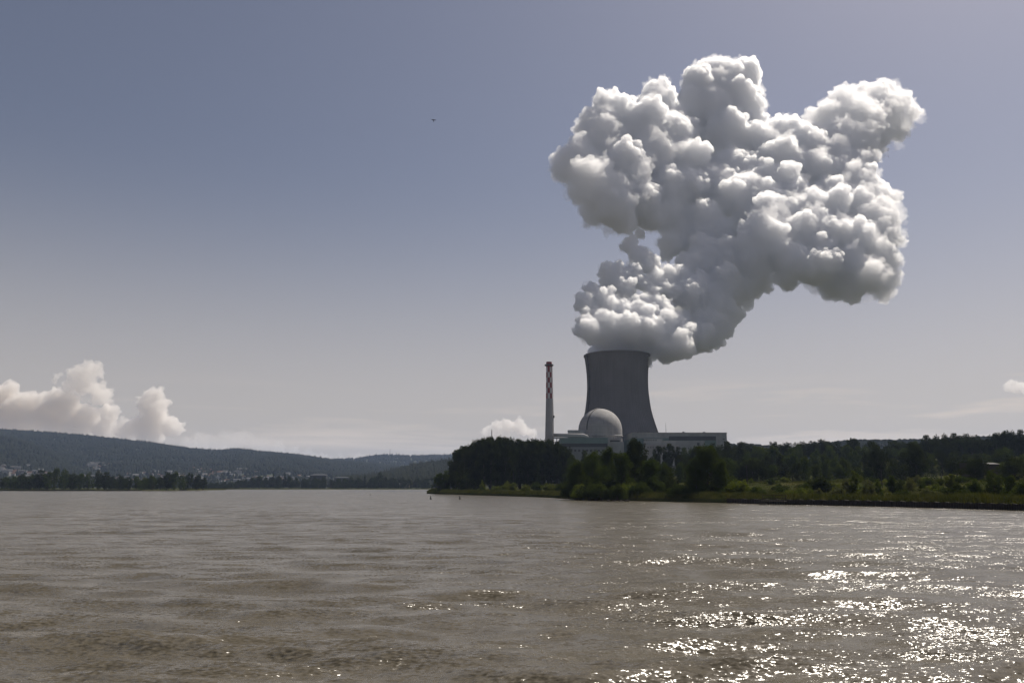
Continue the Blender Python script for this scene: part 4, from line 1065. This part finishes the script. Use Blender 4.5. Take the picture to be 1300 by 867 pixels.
part_cloud('upper_cloud', PB([q for q in UP if not soft(q)], PYD, .97), .32, .60, 1.15, t, org, kids=14, kids2=10, disp=(5, 1.0), fine=(7, 4.0), seed=3, shrink=(.26, .60), hard=True, place=(.66, .90))
part_cloud('drifting_edge', PB([q for q in UP if soft(q)], PYD, .96), .12, .5, 1.2, t, org, kids=14, kids2=10, disp=(6, 2.0), fine=(8, 6.0), seed=4, shrink=(.28, .56), hard=True)
part_cloud('lower_billows', PB(LOW, PYD, .88), .46, .6, .95, t, org, kids=11, kids2=9, disp=(4, 1.0), fine=(4.5, 2.2), seed=5, hard=True)
part_cloud('thin_vapour', PB([q for q in UP if not (855 < q[0] < 945 and q[1] > 285)], PYD, 1.06), .048, .5, 1.5, t, org, kids=10, kids2=6, disp=(9, 4.0), fine=(9, 11.0), seed=11, shrink=(.25, .5), hard=True)
part_cloud('thin_vapour_low', PB([q for q in LOW if q[1] < 435], PYD, .96), .05, .5, 1.4, t, org, kids=9, kids2=5, disp=(6, 2.0), fine=(6, 5.0), seed=12, shrink=(.25, .5), hard=True)
part_cloud('wisps', PB(WISP, PYD, 1.0, .60), .02, .5, 1.4, t, org, kids=12, kids2=5, disp=(6, 3), fine=(7, 9.0), seed=8, hard=True)

CUM = [([(0, 505, 22, 0), (-25, 515, 30, 0), (30, 515, 22, 0), (25, 535, 25, 0), (55, 508, 12, 0), (72, 505, 14, 0), (85, 520, 20, 0), (110, 530, 20, 0), (60, 530, 24, 0), (140, 525, 12, 0), (-5, 540, 25, 0), (100, 545, 20, 0), (130, 545, 16, 0)],
        'broad cream cumulus bank low at the left edge above the ridge', .012),
       ([(100, 475, 14, 0), (115, 468, 12, 0), (125, 472, 10, 0), (108, 488, 16, 0), (122, 495, 12, 0), (90, 492, 12, 0), (130, 505, 14, 0), (72, 478, 6, 0), (68, 484, 5, 0)], 'ragged cumulus top standing highest above the left bank of cloud', .006),
       ([(190, 502, 12, 0), (200, 500, 9, 0), (205, 515, 12, 0), (185, 515, 12, 0), (195, 530, 18, 0), (215, 540, 16, 0), (175, 540, 15, 0), (225, 545, 10, 0), (190, 550, 18, 0), (160, 545, 16, 0)], 'upright cumulus tower rising above the ridge right of the bank', .011),
       ([(240, 566, 14, 0), (258, 562, 16, 0), (276, 566, 14, 0), (290, 561, 16, 0), (306, 556, 13, 0), (318, 560, 12, 0), (334, 566, 13, 0), (352, 568, 13, 0), (372, 574, 12, 0), (392, 579, 11, 0), (412, 582, 10, 0), (432, 584, 9, 0), (455, 583, 9, 0)], 'faint long low cloud above the saddle of the ridge', .0012),
       ([(620, 550, 10, 0), (632, 542, 9, 0), (645, 540, 10, 0), (658, 538, 9, 0), (665, 546, 10, 0), (640, 552, 10, 0), (675, 550, 8, 0)], 'small white cloud just above the dense forest', .010),
       ([(1284, 487, 7, 0), (1278, 492, 6, 0), (1296, 490, 9, 0), (1310, 495, 12, 0), (1290, 496, 6, 0)], 'small ragged white cloud cut by the right picture edge', .006)]
for i, (bl, lab, dens) in enumerate(CUM):
    Yc = 15500
    bl = bl + [(q[0] + random.uniform(-.9, .9) * q[2], q[1] - random.uniform(-.5, .75) * q[2], q[2] * random.uniform(.25, .55), random.uniform(-200, 200)) for q in bl for _ in range(5)]
    B_ = PB(bl, Yc, .85); c = np.mean([b_[:3] for b_ in B_], axis=0)
    t = tag(part_cloud('cumulus_cloud', B_, dens, .3, 24 if len(bl) > 8 else 16, None, c, kids=12, kids2=7, disp=(110, 45), fine=(160, 110), seed=20 + i, hard=True), lab, 'cloud', 'clouds above the horizon')
    t.location = c

# ------------------------------------------------------------------ haze
hm = bpy.data.materials.new('haze'); hm.use_nodes = True; t_ = hm.node_tree; t_.nodes.clear()
o_ = t_.nodes.new('ShaderNodeOutputMaterial'); pv = t_.nodes.new('ShaderNodeVolumePrincipled')
pv.inputs['Color'].default_value = (.52, .68, 1.0, 1); pv.inputs['Density'].default_value = 4.8e-5; pv.inputs['Anisotropy'].default_value = .2
t_.links.new(pv.outputs[0], o_.inputs['Volume'])
hz = MB().box(-13000, 13000, -700, 12500, -3.6, 520).build('haze', hm); tag(hz, kind='stuff')
